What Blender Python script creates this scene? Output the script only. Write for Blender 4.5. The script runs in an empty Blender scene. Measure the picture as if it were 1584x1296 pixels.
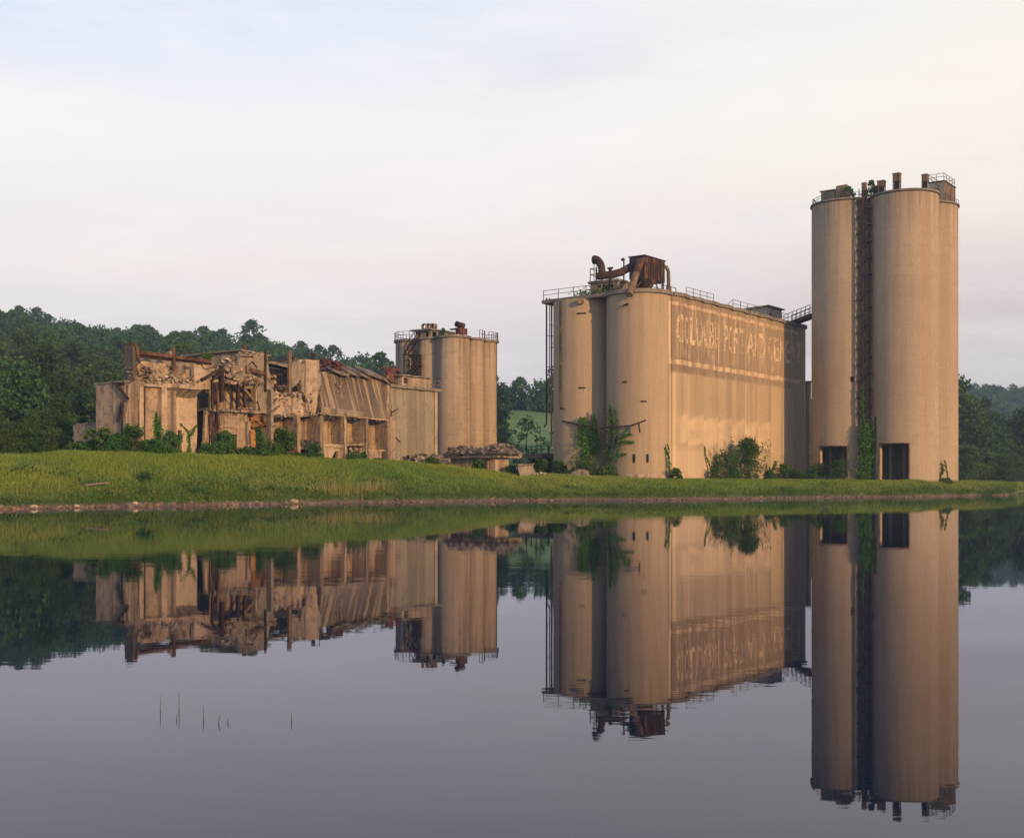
import bpy, bmesh, math, random
import numpy as np
from mathutils import Vector, Matrix, noise as mnoise

S = bpy.context.scene
COL = S.collection
R = math.radians
random.seed(7)

# ------------------------------------------------------------------ camera
HAZE = 0.00036
F, HOR, CX, CAMZ = 1850.0, 747.0, 792.0, 1.6       # focal length in photo pixels, horizon row, centre column, eye height
cam_d = bpy.data.cameras.new('camera'); cam = bpy.data.objects.new('camera', cam_d); COL.objects.link(cam)
cam.location = (0, 0, CAMZ); cam.rotation_euler = (R(90), 0, 0)
cam_d.sensor_width = 36; cam_d.lens = 36 * F / 1584; cam_d.shift_y = (HOR - 648) / 1584
cam_d.clip_start = 0.1; cam_d.clip_end = 6000
S.camera = cam

# ------------------------------------------------------------------ sky, sun, exposure
SUN_AZ, SUN_EL = 142.0, 12.0                        # clockwise from +Y
W = bpy.data.worlds.new('World'); S.world = W; W.use_nodes = True
nt = W.node_tree; nt.nodes.clear()
def nd(nt, t, **kw):
    n = nt.nodes.new(t)
    for k, v in kw.items():
        if k.startswith('in_'):
            key = k[3:]
            key = int(key) if key.isdigit() else key.replace('_', ' ')
            s = n.inputs[key]
            if hasattr(v, 'is_output') or isinstance(v, bpy.types.NodeSocket): nt.links.new(v, s)
            else: s.default_value = v
        else: setattr(n, k, v)
    return n
def mth(nt, op, a, b=0.0, c=None, clamp=False):
    n = nt.nodes.new('ShaderNodeMath'); n.operation = op; n.use_clamp = clamp
    for i, v in enumerate((a, b) if c is None else (a, b, c)):
        if isinstance(v, bpy.types.NodeSocket): nt.links.new(v, n.inputs[i])
        else: n.inputs[i].default_value = v
    return n.outputs[0]
def mixc(nt, fac, a, b, mode='MIX'):
    n = nt.nodes.new('ShaderNodeMix'); n.data_type = 'RGBA'; n.blend_type = mode
    for i, v in ((0, fac), (6, a), (7, b)):
        if isinstance(v, bpy.types.NodeSocket): nt.links.new(v, n.inputs[i])
        else:
            n.inputs[i].default_value = v if i == 0 else (tuple(v) + (1,) if len(v) == 3 else v)
    return n.outputs[2]
def maprange(nt, v, a, b, c=0.0, d=1.0, smooth=True):
    n = nt.nodes.new('ShaderNodeMapRange'); n.interpolation_type = 'SMOOTHSTEP' if smooth else 'LINEAR'
    nt.links.new(v, n.inputs[0])
    for i, x in enumerate((a, b, c, d)): n.inputs[i + 1].default_value = x
    return n.outputs[0]
def noise(nt, vec, scale, detail=4, rough=0.55, dist=0.0):
    n = nd(nt, 'ShaderNodeTexNoise', in_Vector=vec, in_Scale=scale, in_Detail=detail, in_Roughness=rough, in_Distortion=dist)
    return n.outputs[0]
def mapping(nt, vec, scale=(1, 1, 1), loc=(0, 0, 0), rot=(0, 0, 0)):
    n = nd(nt, 'ShaderNodeMapping', in_Vector=vec, in_Scale=scale, in_Location=loc, in_Rotation=rot)
    return n.outputs[0]
def ramp(nt, v, stops):
    n = nt.nodes.new('ShaderNodeValToRGB'); nt.links.new(v, n.inputs[0]); e = n.color_ramp.elements
    while len(e) < len(stops): e.new(0.5)
    for el, (p, c) in zip(e, stops): el.position = p; el.color = tuple(c) + (1,)
    return n.outputs[0]

sky = nd(nt, 'ShaderNodeTexSky', sky_type='NISHITA', sun_disc=False, sun_elevation=R(SUN_EL), sun_rotation=R(SUN_AZ),
         altitude=200, air_density=1.0, dust_density=2.5, ozone_density=1.0)
bg1 = nd(nt, 'ShaderNodeBackground', in_Color=sky.outputs[0], in_Strength=0.12)
tc = nd(nt, 'ShaderNodeTexCoord').outputs['Generated']
sx = nd(nt, 'ShaderNodeSeparateXYZ', in_Vector=tc)
X_, Z_ = sx.outputs[0], sx.outputs[2]
warp = noise(nt, mapping(nt, tc, (1.2, 1.2, 3.2), (0.3, 0.1, 0.7)), 1.6, 5, 0.55, 0.4)
warp2 = noise(nt, mapping(nt, tc, (1.0, 1.0, 5.0), (2.3, 1.1, 0.2)), 3.2, 6, 0.6, 0.3)
zz = mth(nt, 'ADD', Z_, mth(nt, 'MULTIPLY', mth(nt, 'SUBTRACT', warp, 0.5), 0.10))
left = ramp(nt, zz, [(0.0, (.58, .555, .60)), (.08, (.67, .635, .655)), (.17, (.83, .75, .71)), (.27, (.85, .815, .81)), (.36, (.68, .75, .88)), (.50, (.46, .55, .74)), (.75, (.24, .32, .50))])
rght = ramp(nt, zz, [(0.0, (.36, .33, .395)), (.06, (.43, .395, .445)), (.13, (.64, .56, .555)), (.21, (.85, .76, .695)), (.30, (.89, .825, .74)), (.40, (.82, .79, .77)), (.52, (.48, .56, .74)), (.75, (.24, .32, .50))])
fx = maprange(nt, X_, -0.30, 0.42)
cl = mixc(nt, fx, left, rght)
cl = mixc(nt, maprange(nt, warp2, .44, .66, 0, .38), cl, (.93, .87, .82))
cl = mixc(nt, maprange(nt, warp, .52, .70, 0, .34), cl, (.54, .57, .69))
bg2 = nd(nt, 'ShaderNodeBackground', in_Color=cl, in_Strength=1.24)
mx = nd(nt, 'ShaderNodeMixShader', in_0=0.90)
nt.links.new(bg1.outputs[0], mx.inputs[1]); nt.links.new(bg2.outputs[0], mx.inputs[2])
out = nd(nt, 'ShaderNodeOutputWorld'); nt.links.new(mx.outputs[0], out.inputs[0])

sd = bpy.data.lights.new('sun', 'SUN'); so = bpy.data.objects.new('sun', sd); COL.objects.link(so)
sd.energy = 5.0; sd.angle = R(1.6); sd.color = (1.0, 0.57, 0.225)
sv = Vector((math.sin(R(SUN_AZ)) * math.cos(R(SUN_EL)), math.cos(R(SUN_AZ)) * math.cos(R(SUN_EL)), math.sin(R(SUN_EL))))
so.rotation_euler = sv.to_track_quat('Z', 'Y').to_euler(); so.location = (60, -40, 80)
S.view_settings.view_transform = 'Standard'; S.view_settings.look = 'None'
S.view_settings.exposure = 0.0; S.view_settings.gamma = 1.0
S.cycles.use_denoising = True
S.cycles.max_bounces = 6; S.cycles.volume_bounces = 0; S.cycles.transparent_max_bounces = 8

# ------------------------------------------------------------------ materials
def new_mat(name):
    m = bpy.data.materials.new(name); m.use_nodes = True
    n = m.node_tree; n.nodes.clear()
    o = n.nodes.new('ShaderNodeOutputMaterial'); p = n.nodes.new('ShaderNodeBsdfPrincipled')
    n.links.new(p.outputs[0], o.inputs[0])
    p.inputs['Roughness'].default_value = 0.85; p.inputs['Specular IOR Level'].default_value = 0.25
    return m, n, p, o
def setc(n, sock, v):
    if isinstance(v, bpy.types.NodeSocket): n.links.new(v, sock)
    else: sock.default_value = tuple(v) + (1,)
def bump(n, p, h, strength=.3, dist=.03):
    b = nd(n, 'ShaderNodeBump', in_Height=h, in_Strength=strength, in_Distance=dist); n.links.new(b.outputs[0], p.inputs['Normal'])
def sc3(c, f): return tuple(min(1, x * f) for x in c)

def concrete(name, base, stain, streak=.5, pale=1.22, seed=0.0, form=0.0, formstep=1.2, mott=.18, lo=.44, hi=.64, isl=0.0, rim=None, sf=1.1):
    m, n, p, o = new_mat(name)
    t = nd(n, 'ShaderNodeTexCoord').outputs['Object']; t = mapping(n, t, (1, 1, 1), (seed, seed * 1.7, 0))
    a = noise(n, t, mott, 5, .6)
    c = mixc(n, maprange(n, a, .35, .68), base, sc3(base, pale))
    st = noise(n, mapping(n, t, (sf, sf * (.06 if sf > 2 else 1), .03)), 1.0, 3 if sf > 2 else 4, .6)
    c = mixc(n, maprange(n, st, lo, hi, 0, streak), c, stain)
    st2 = noise(n, mapping(n, t, (2.2, .15 if sf > 2 else 2.2, .04), (9, 4, 3)), 1.0, 3, .6)
    c = mixc(n, maprange(n, st2, .54, .70, 0, streak * .55), c, sc3(base, 1.45))
    md = noise(n, t, mott * 4.5, 5, .65)
    if not name.startswith('hood'): c = mixc(n, maprange(n, md, .48, .66, 0, streak * .7), c, sc3(stain, 1.1))
    fn = noise(n, t, 7.0, 6, .7)
    c = mixc(n, 1.0, c, ramp(n, fn, [(.3, (.78, .78, .79)), (.7, (1.2, 1.2, 1.19))]), 'MULTIPLY')
    if isl > 0:
        ri = nd(n, 'ShaderNodeNewGeometry').outputs['Random Per Island']
        c = mixc(n, 1.0, c, ramp(n, ri, [(0, (1 - isl,) * 3), (.6, (1, 1, 1)), (1, (1 + isl * .8,) * 3)]), 'MULTIPLY')
    if rim:
        zr = nd(n, 'ShaderNodeSeparateXYZ', in_Vector=t).outputs[2]
        rs = noise(n, mapping(n, t, (2.4, 2.4, .035), (4, 2, 1)), 1.0, 4, .6)
        c = mixc(n, mth(n, 'MULTIPLY', maprange(n, zr, rim[0], rim[1], 0, 1, False), maprange(n, rs, .44, .60, 0, .75)), c, sc3(stain, .55))
    if form > 0:
        z = nd(n, 'ShaderNodeSeparateXYZ', in_Vector=t).outputs[2]
        fr = mth(n, 'FRACT', mth(n, 'DIVIDE', mth(n, 'ADD', z, mth(n, 'MULTIPLY', fn, .06)), formstep))
        line = mth(n, 'MULTIPLY', mth(n, 'LESS_THAN', fr, .07), maprange(n, noise(n, t, .9, 3), .4, .65, 0, form))
        c = mixc(n, line, c, stain)
    n.links.new(c, p.inputs['Base Color']); p.inputs['Roughness'].default_value = .92
    bump(n, p, fn, .35, .04)
    return m
def rust(name, a=(.085, .040, .026), b=(.035, .022, .018), c3=(.19, .11, .065), seed=0.0):
    m, n, p, o = new_mat(name)
    a, b, c3 = sc3(a, .72), sc3(b, .72), sc3(c3, .8)
    t = nd(n, 'ShaderNodeTexCoord').outputs['Object']; t = mapping(n, t, (1, 1, .35), (seed, seed, seed))
    f = noise(n, t, 1.6, 6, .65)
    c = ramp(n, f, [(.3, b), (.5, a), (.66, c3), (.8, a)])
    n.links.new(c, p.inputs['Base Color']); p.inputs['Roughness'].default_value = .8
    bump(n, p, f, .3, .03); return m
def plain(name, c, rough=.85, var=.25, scale=3.0):
    m, n, p, o = new_mat(name)
    t = nd(n, 'ShaderNodeTexCoord').outputs['Object']; f = noise(n, t, scale, 5, .6)
    n.links.new(ramp(n, f, [(.3, sc3(c, 1 - var)), (.7, sc3(c, 1 + var))]), p.inputs['Base Color'])
    p.inputs['Roughness'].default_value = rough; bump(n, p, f, .2, .02); return m
def leafmat(name, c, c2, trans=.30, spread=.5):
    m = bpy.data.materials.new(name); m.use_nodes = True; n = m.node_tree; n.nodes.clear()
    o = n.nodes.new('ShaderNodeOutputMaterial')
    g = nd(n, 'ShaderNodeNewGeometry').outputs['Random Per Island']
    ob = nd(n, 'ShaderNodeObjectInfo').outputs['Random']
    col = mixc(n, g, c, c2)
    v = mth(n, 'ADD', 1 - spread / 2, mth(n, 'MULTIPLY', ob, spread))
    hs = nd(n, 'ShaderNodeHueSaturation', in_Color=col, in_Value=v, in_Hue=mth(n, 'ADD', .475, mth(n, 'MULTIPLY', mth(n, 'FRACT', mth(n, 'MULTIPLY', ob, 7.3)), .045)))
    d = nd(n, 'ShaderNodeBsdfPrincipled', in_Base_Color=hs.outputs[0], in_Roughness=.65); d.inputs['Specular IOR Level'].default_value = .2
    tr = nd(n, 'ShaderNodeBsdfTranslucent', in_Color=mixc(n, .5, hs.outputs[0], (.09, .14, .02)))
    mx = nd(n, 'ShaderNodeMixShader', in_0=trans); n.links.new(d.outputs[0], mx.inputs[1]); n.links.new(tr.outputs[0], mx.inputs[2])
    n.links.new(mx.outputs[0], o.inputs[0]); return m

M = {}
M['tower'] = concrete('tower_concrete', (.305, .246, .182), (.22, .172, .115),   .36, 1.14, 3.1, .5, 1.25, .10, rim=(32, 42), sf=.8)
M['silo'] = concrete('silo_concrete', (.37, .29, .205), (.26, .19, .14), .35, 1.12, 5.3, .2, 1.25, .14)
M['small_silo'] = concrete('rear_silo_concrete', (.275, .225, .172), (.165, .125, .095), .45, 1.2, 8.3, .9, .62, .2, rim=(12, 21))
M['bins'] = concrete('bin_concrete', (.215, .198, .158), (.12, .108, .085), .65, 1.2, 11.0, .15, 1.2, .25)
M['ruin'] = concrete('ruin_concrete', (.265, .205, .148), (.085, .064, .05), .85, 1.3, 1.2, .55, .9, .35)
M['ruin_pale'] = concrete('ruin_pale_concrete', (.335, .262, .197), (.115, .088, .067), .72, 1.25, 2.2, .55, .6, .3)
M['ruin_grey'] = concrete('ruin_grey_concrete', (.20, .17, .135), (.085, .068, .055), .8, 1.3, 4.4, .2, 1.0, .3)
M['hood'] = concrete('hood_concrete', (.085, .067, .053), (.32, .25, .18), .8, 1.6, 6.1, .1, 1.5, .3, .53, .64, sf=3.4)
M['edge'] = concrete('broken_edge_concrete', (.30, .245, .19), (.10, .08, .065), .7, 1.3, 5.9, 0, 1, .8, isl=.65)
M['slab'] = concrete('slab_concrete', (.17, .15, .13), (.08, .07, .06), .6, 1.3, 7.7)
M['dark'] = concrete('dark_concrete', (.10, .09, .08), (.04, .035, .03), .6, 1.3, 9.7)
M['rubble'] = concrete('rubble_concrete', (.30, .25, .20), (.12, .095, .075), .7, 1.3, 2.9, 0, 1, .8, isl=.6)
M['rubble_dark'] = concrete('dark_rubble', (.12, .10, .085), (.055, .045, .04), .6, 1.6, 3.9, 0, 1, .8, isl=.6)
M['ochre'] = concrete('ochre_plaster', (.33, .18, .075), (.16, .085, .045), .4, 1.2, 3.3)
M['box_rust'] = rust('streaked_rust', (.05, .026, .02), (.022, .016, .014), (.24, .13, .07), 9.0); M['rust'] = rust('rust_metal'); M['rust_red'] = rust('red_rust_metal', (.115, .036, .028), (.05, .022, .02), (.21, .10, .075), 3.0)
M['rust_dark'] = rust('dark_rust_metal', (.042, .024, .02), (.018, .013, .012), (.085, .052, .036), 5.0)
M['rust_pale'] = rust('pale_rust_metal', (.22, .15, .10), (.10, .055, .036), (.32, .24, .17), 7.0)
M['steel'] = plain('weathered_steel', (.12, .10, .09), .7, .4, 2.0)
M['stair_steel'] = plain('dark_stair_steel', (.045, .038, .034), .75, .4, 2.0)
M['grey_metal'] = concrete('grey_sheet_wall', (.27, .28, .27), (.16, .16, .15), .5, 1.2, 4.0)
M['black'] = plain('shade_and_cable_black', (.012, .011, .011), .95, .3)  # near-black stands in for shade in openings and slots; also the cable
M['stone'] = plain('shore_stone', (.145, .108, .078), .9, .6, 1.6)
M['bark'] = plain('bark', (.09, .07, .05), .95, .4, 4.0)
M['leaf_wood'] = leafmat('wood_leaves', (.019, .054, .014), (.062, .118, .028), .22, .85)
M['leaf_far'] = leafmat('far_wood_leaves', (.019, .054, .016), (.058, .112, .032), .22, .85)
M['leaf_bush'] = leafmat('bush_leaves', (.026, .092, .018), (.085, .195, .038), .3, .4)
M['leaf_vine'] = leafmat('vine_leaves', (.05, .16, .018), (.10, .25, .03), .3, .3)
M['leaf_pale'] = leafmat('pale_leaves', (.06, .12, .03), (.11, .18, .05), .3, .3)
M['reed'] = leafmat('reed_blade', (.05, .09, .02), (.09, .13, .03), .2, .2)

# ------------------------------------------------------------------ mesh helpers
class MB:
    """collects shapes and links them as ONE mesh object"""
    def __init__(s): s.v = []; s.f = []; s.mi = []; s.cur = 0
    def add(s, vs, fs):
        o = len(s.v); s.v.extend([tuple(v) for v in vs]); s.f.extend([tuple(i + o for i in f) for f in fs]); s.mi.extend([s.cur] * len(fs)); return s
    def hexa(s, p):   # 8 points: bottom ring 0-3, top ring 4-7
        return s.add(p, [(3, 2, 1, 0), (4, 5, 6, 7), (0, 1, 5, 4), (1, 2, 6, 5), (2, 3, 7, 6), (3, 0, 4, 7)])
    def box(s, x0, x1, y0, y1, z0, z1):
        return s.hexa([(x0, y0, z0), (x1, y0, z0), (x1, y1, z0), (x0, y1, z0), (x0, y0, z1), (x1, y0, z1), (x1, y1, z1), (x0, y1, z1)])
    def bar(s, p, q, w, h=None, up=(0, 0, 1)):
        p, q = Vector(p), Vector(q); d = q - p
        if d.length < 1e-5: return s
        d.normalize(); u = Vector(up)
        if abs(d.dot(u)) > .97: u = Vector((1, 0, 0))
        a = d.cross(u).normalized() * w / 2; b = a.cross(d).normalized() * (h or w) / 2
        return s.hexa([p - a - b, p + a - b, p + a + b, p - a + b, q - a - b, q + a - b, q + a + b, q - a + b])
    def tube(s, path, r, n=8, cap=True):
        path = [Vector(p) for p in path]; rs = r if isinstance(r, (list, tuple)) else [r] * len(path)
        vs = []; fs = []; prev = None
        for i, p in enumerate(path):
            d = (path[min(i + 1, len(path) - 1)] - path[max(i - 1, 0)]).normalized()
            a = prev if prev is not None else (Vector((0, 0, 1)) if abs(d.z) < .9 else Vector((1, 0, 0)))
            a = (a - d * a.dot(d)).normalized(); b = d.cross(a); prev = a
            for k in range(n):
                t = 2 * math.pi * k / n; vs.append(p + (a * math.cos(t) + b * math.sin(t)) * rs[i])
        for i in range(len(path) - 1):
            for k in range(n):
                k2 = (k + 1) % n; fs.append((i * n + k, i * n + k2, (i + 1) * n + k2, (i + 1) * n + k))
        if cap: fs.append(tuple(range(n))[::-1]); fs.append(tuple((len(path) - 1) * n + k for k in range(n)))
        return s.add(vs, fs)
    def ring(s, c, axis, ro, ri, depth, n=20):
        c = Vector(c); d = Vector(axis).normalized(); a = Vector((0, 0, 1)) if abs(d.z) < .9 else Vector((1, 0, 0))
        a = (a - d * a.dot(d)).normalized(); b = d.cross(a); vs = []; fs = []
        for k in range(n):
            t = 2 * math.pi * k / n; e = a * math.cos(t) + b * math.sin(t)
            vs += [c + e * ro, c + e * ro + d * depth, c + e * ri + d * depth, c + e * ri]
        for k in range(n):
            i, j = 4 * k, 4 * ((k + 1) % n)
            for q in range(4): fs.append((i + q, j + q, j + (q + 1) % 4, i + (q + 1) % 4))
        return s.add(vs, fs)
    def cyl(s, c, r, z0, z1, n=24):
        return s.tube([(c[0], c[1], z0), (c[0], c[1], z1)], r, n)
    def prism_z(s, poly, z0, z1, cap=True):
        n = len(poly); vs = [(x, y, z0) for x, y in poly] + [(x, y, z1) for x, y in poly]
        fs = [(i, (i + 1) % n, (i + 1) % n + n, i + n) for i in range(n)]
        if cap: fs += [tuple(range(n))[::-1], tuple(range(n, 2 * n))]
        return s.add(vs, fs)
    def prism_y(s, poly, y0, y1):     # outline in x, z ; given counter-clockwise seen from -y
        n = len(poly); ar = sum(poly[i][0] * poly[(i + 1) % n][1] - poly[(i + 1) % n][0] * poly[i][1] for i in range(n))
        if ar < 0: poly = poly[::-1]
        vs = [(x, y0, z) for x, z in poly] + [(x, y1, z) for x, z in poly]
        fs = [tuple(range(n)), tuple(range(n, 2 * n))[::-1]] + [((i + 1) % n, i, i + n, (i + 1) % n + n) for i in range(n)]
        return s.add(vs, fs)
    def chunk(s, c, r, rng, flat=.7):
        """an irregular broken lump"""
        q = [(-1, -1, -1), (1, -1, -1), (1, 1, -1), (-1, 1, -1), (-1, -1, 1), (1, -1, 1), (1, 1, 1), (-1, 1, 1)]
        sx, sy, sz = r * rng.uniform(.6, 1.2), r * rng.uniform(.6, 1.2), r * rng.uniform(.35, 1.0) * flat
        m = Matrix.Rotation(rng.uniform(0, 6.3), 3, 'Z') @ Matrix.Rotation(rng.uniform(-.7, .7), 3, 'X') @ Matrix.Rotation(rng.uniform(-.7, .7), 3, 'Y')
        return s.hexa([Vector(c) + m @ Vector((x * sx * rng.uniform(.55, 1), y * sy * rng.uniform(.55, 1), z * sz * rng.uniform(.55, 1))) for x, y, z in q])
    def build(s, name, mat, parent=None, rough=0.0, edge=.7, smooth=None):
        me = bpy.data.meshes.new(name); me.from_pydata(s.v, [], s.f)
        mats = mat if isinstance(mat, (list, tuple)) else [mat]
        for m in mats: me.materials.append(M[m] if isinstance(m, str) else m)
        if len(mats) > 1: me.polygons.foreach_set('material_index', s.mi)
        bm = bmesh.new(); bm.from_mesh(me); bmesh.ops.recalc_face_normals(bm, faces=bm.faces)
        if rough > 0:
            bmesh.ops.triangulate(bm, faces=[f for f in bm.faces if len(f.verts) > 4])
            for _ in range(4):
                es = [e for e in bm.edges if e.calc_length() > edge]
                if not es: break
                bmesh.ops.subdivide_edges(bm, edges=es, cuts=1, use_grid_fill=True)
            for v in bm.verts:
                k = v.co * .9 + Vector((7.3, 1.1, 3.3)); v.co += mnoise.noise_vector(k) * rough + mnoise.noise_vector(v.co * 2.7) * rough * .6
        bm.to_mesh(me); bm.free()
        if smooth is not None:
            me.polygons.foreach_set('use_smooth', [True] * len(me.polygons)); me.set_sharp_from_angle(angle=R(smooth))
        me.update()
        o = bpy.data.objects.new(name, me); COL.objects.link(o)
        if parent is not None: o.parent = parent
        return o
def tag(o, label=None, cat=None, group=None, kind=None):
    for k, v in (('label', label), ('category', cat), ('group', group), ('kind', kind)):
        if v: o[k] = v
    return o
def thing(name, label, cat, loc=(0, 0, 0), rz=0.0, group=None):
    o = bpy.data.objects.new(name, None); COL.objects.link(o); o.empty_display_size = .5
    o.location = loc; o.rotation_euler = (0, 0, rz); tag(o, label, cat, group, 'thing'); return o
def quads(name, P, mat, parent=None, tint=None):
    """P: (n,4,3) array of loose quads -> one mesh object"""
    n, k = P.shape[0], P.shape[1]; me = bpy.data.meshes.new(name)
    me.vertices.add(n * k); me.vertices.foreach_set('co', P.reshape(-1).astype(np.float32))
    me.loops.add(n * k); me.loops.foreach_set('vertex_index', np.arange(n * k, dtype=np.int32))
    me.polygons.add(n); me.polygons.foreach_set('loop_start', np.arange(0, n * k, k, dtype=np.int32))
    me.materials.append(M[mat] if isinstance(mat, str) else mat)
    if tint is not None:
        a = me.color_attributes.new('tint', 'FLOAT_COLOR', 'POINT')
        c = np.ones((n * k, 4), np.float32); c[:, :3] = np.repeat(tint, k, axis=0); a.data.foreach_set('color', c.reshape(-1))
    me.update(calc_edges=True)
    o = bpy.data.objects.new(name, me); COL.objects.link(o)
    if parent is not None: o.parent = parent
    return o
def leaf_quads(C, size, rng, up=.35, asp=.6):
    """diamond leaves with random facing at centres C"""
    n = len(C); N = rng.normal(size=(n, 3)); N[:, 2] = np.abs(N[:, 2]) + up; N /= np.linalg.norm(N, axis=1)[:, None]
    T = rng.normal(size=(n, 3)); A = np.cross(N, T); A /= np.linalg.norm(A, axis=1)[:, None]; B = np.cross(N, A)
    s = size * rng.uniform(.6, 1.35, (n, 1))
    return np.stack([C + A * s, C + B * s * asp, C - A * s, C - B * s * asp], 1)

# ------------------------------------------------------------------ terrain
_px = np.array([-500, -300, 0, 150, 300, 450, 600, 700, 800, 900, 1030, 1200, 1400, 1540, 1572, 1600, 1750, 2200.])
_ds = np.array([50, 60, 72, 78, 84, 91, 98, 102, 106, 109, 112, 122, 135, 155, 163, 262, 285, 330.])
_dc = np.array([74, 82, 90, 93, 99, 107, 116, 124, 128, 130, 130, 140, 147, 163, 169, 275, 300, 350.])
_zc = np.array([3.2, 3.3, 3.5, 3.85, 3.85, 3.75, 3.6, 3.2, 2.5, 2.2, 1.85, 1.78, 1.72, 1.6, 1.5, 1.6, 1.8, 2.0])
_hx = np.array([-500, -300, 0, 60, 130, 200, 300, 400, 500, 600, 700, 775, 850, 950, 1100, 1250, 1350, 1480, 1700, 2200.])
_hh = np.array([69, 62, 50.5, 49.5, 45.5, 45, 41.5, 41, 35.5, 29.5, 26, 22.5, 21.5, 19, 15, 14.5, 9, 3, 2.5, 3.])
_h0 = np.array([135, 135, 138, 140, 145, 150, 160, 175, 190, 200, 205, 170, 172, 190, 200, 210, 230, 260, 320, 360.])
_h1 = np.array([430, 430, 430, 430, 430, 430, 430, 425, 420, 410, 400, 338, 338, 345, 350, 350, 350, 360, 420, 460.])
def ground_z(X, Y):
    X = np.asarray(X, float); Y = np.asarray(Y, float)
    Ys = np.maximum(Y, 1.0); px = 792 + F * X / Ys
    wob = .9 * np.sin(X * .35) + .6 * np.sin(X * .93 + 1.3) + .35 * np.sin(X * 2.3)
    ds = np.interp(px, _px, _ds) + wob * .8; dc = np.interp(px, _px, _dc); zc = np.interp(px, _px, _zc)
    t = Y - ds; full = np.maximum(dc - ds, 3)
    under = np.maximum(-2.5, t * .22)
    b = np.clip(t / .9, 0, 1) * .16
    s = np.clip((t - .8) / .5, 0, 1); step = s * s * (3 - 2 * s) * .39
    q = np.clip((t - 1.6) / (full - 1.6), 0, 1); slope = np.sin(q * math.pi / 2) ** 1.15 * (zc - .55)
    lump = (.06 * np.sin(X * 1.1 + Y * .7) + .05 * np.sin(X * .5 - Y * 1.3)) * np.clip(t / 4, 0, 1)
    z = np.where(t < 0, under, b + step + slope + lump)
    h0 = np.interp(px, _hx, _h0); h1 = np.interp(px, _hx, _h1); hh = np.interp(px, _hx, _hh)
    k = np.clip((Y - h0) / (h1 - h0), 0, 1) ** 1.08
    z = z + np.where(t > 0, k * (hh - zc), 0)
    far = np.clip((Y - 480) / 260, 0, 1); far = far * far * (3 - 2 * far)
    z = z + far * np.interp(px, [0, 900, 1300, 1450, 1560, 1700, 2000], [12, 12, 16, 42, 40, 33, 40])
    near = np.clip((-1.2 - Y) / 2, 0, 1); z = np.where(Y < -1.2, -1.0 + near * 1.5, z)   # the bank the camera stands on
    return z
def gz(x, y): return float(ground_z(x, y))
def WX(px, d): return (px - CX) / F * d
def WZ(py, d): return CAMZ + (HOR - py) / F * d
def axis_steps(a, b, fine0, fine1, f, c):
    xs = list(np.arange(fine0, fine1, f)); x = fine1; st = f
    while x < b: xs.append(x); st = min(st * 1.18, c); x += st
    xs.append(b); x = fine0; st = f; lo = []
    while x > a: st = min(st * 1.18, c); x -= st; lo.append(max(x, a))
    return np.array(sorted(set(lo + xs)))
gx = axis_steps(-800, 900, -62, 82, .9, 40); gy = axis_steps(-200, 1100, 66, 180, .55, 40)
GX, GY = np.meshgrid(gx, gy); GZ = ground_z(GX, GY); nx, ny = len(gx), len(gy)
me = bpy.data.meshes.new('ground'); me.vertices.add(nx * ny)
me.vertices.foreach_set('co', np.stack([GX, GY, GZ], -1).reshape(-1).astype(np.float32))
i = np.arange(nx * ny).reshape(ny, nx); q = np.stack([i[:-1, :-1], i[:-1, 1:], i[1:, 1:], i[1:, :-1]], -1).reshape(-1, 4)
me.loops.add(q.size); me.loops.foreach_set('vertex_index', q.reshape(-1).astype(np.int32))
me.polygons.add(len(q)); me.polygons.foreach_set('loop_start', np.arange(0, q.size, 4, dtype=np.int32))
me.polygons.foreach_set('use_smooth', np.ones(len(q), bool)); me.update(calc_edges=True)
m, n, p, o_ = new_mat('meadow_ground'); M['ground'] = m
t = nd(n, 'ShaderNodeTexCoord').outputs['Object']
zc_ = nd(n, 'ShaderNodeSeparateXYZ', in_Vector=t).outputs[2]
g = mixc(n, maprange(n, noise(n, t, .12, 6, .65), .38, .64), (.035, .075, .014), (.075, .10, .024))
g = mixc(n, maprange(n, noise(n, t, .9, 6, .7), .5, .7, 0, .6), g, (.035, .055, .015))
yw = nd(n, 'ShaderNodeSeparateXYZ', in_Vector=t).outputs[1]
g = mixc(n, maprange(n, yw, 160, 185), g, mixc(n, maprange(n, noise(n, t, .15, 5, .6), .4, .62), (.080, .155, .036), (.135, .195, .05)))
soil = ramp(n, noise(n, t, 2.2, 6, .7), [(.3, (.055, .038, .026)), (.55, (.13, .088, .058)), (.75, (.22, .16, .11))])
zn = mth(n, 'ADD', zc_, mth(n, 'MULTIPLY', mth(n, 'SUBTRACT', noise(n, t, .5, 5, .7), .5), .5))
g = mixc(n, maprange(n, zn, .14, .28), soil, g)
n.links.new(g, p.inputs['Base Color']); bump(n, p, noise(n, t, 3.0, 6, .7), .6, .12)
me.materials.append(m)
ground = bpy.data.objects.new('ground', me); COL.objects.link(ground); tag(ground, kind='structure')

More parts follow.
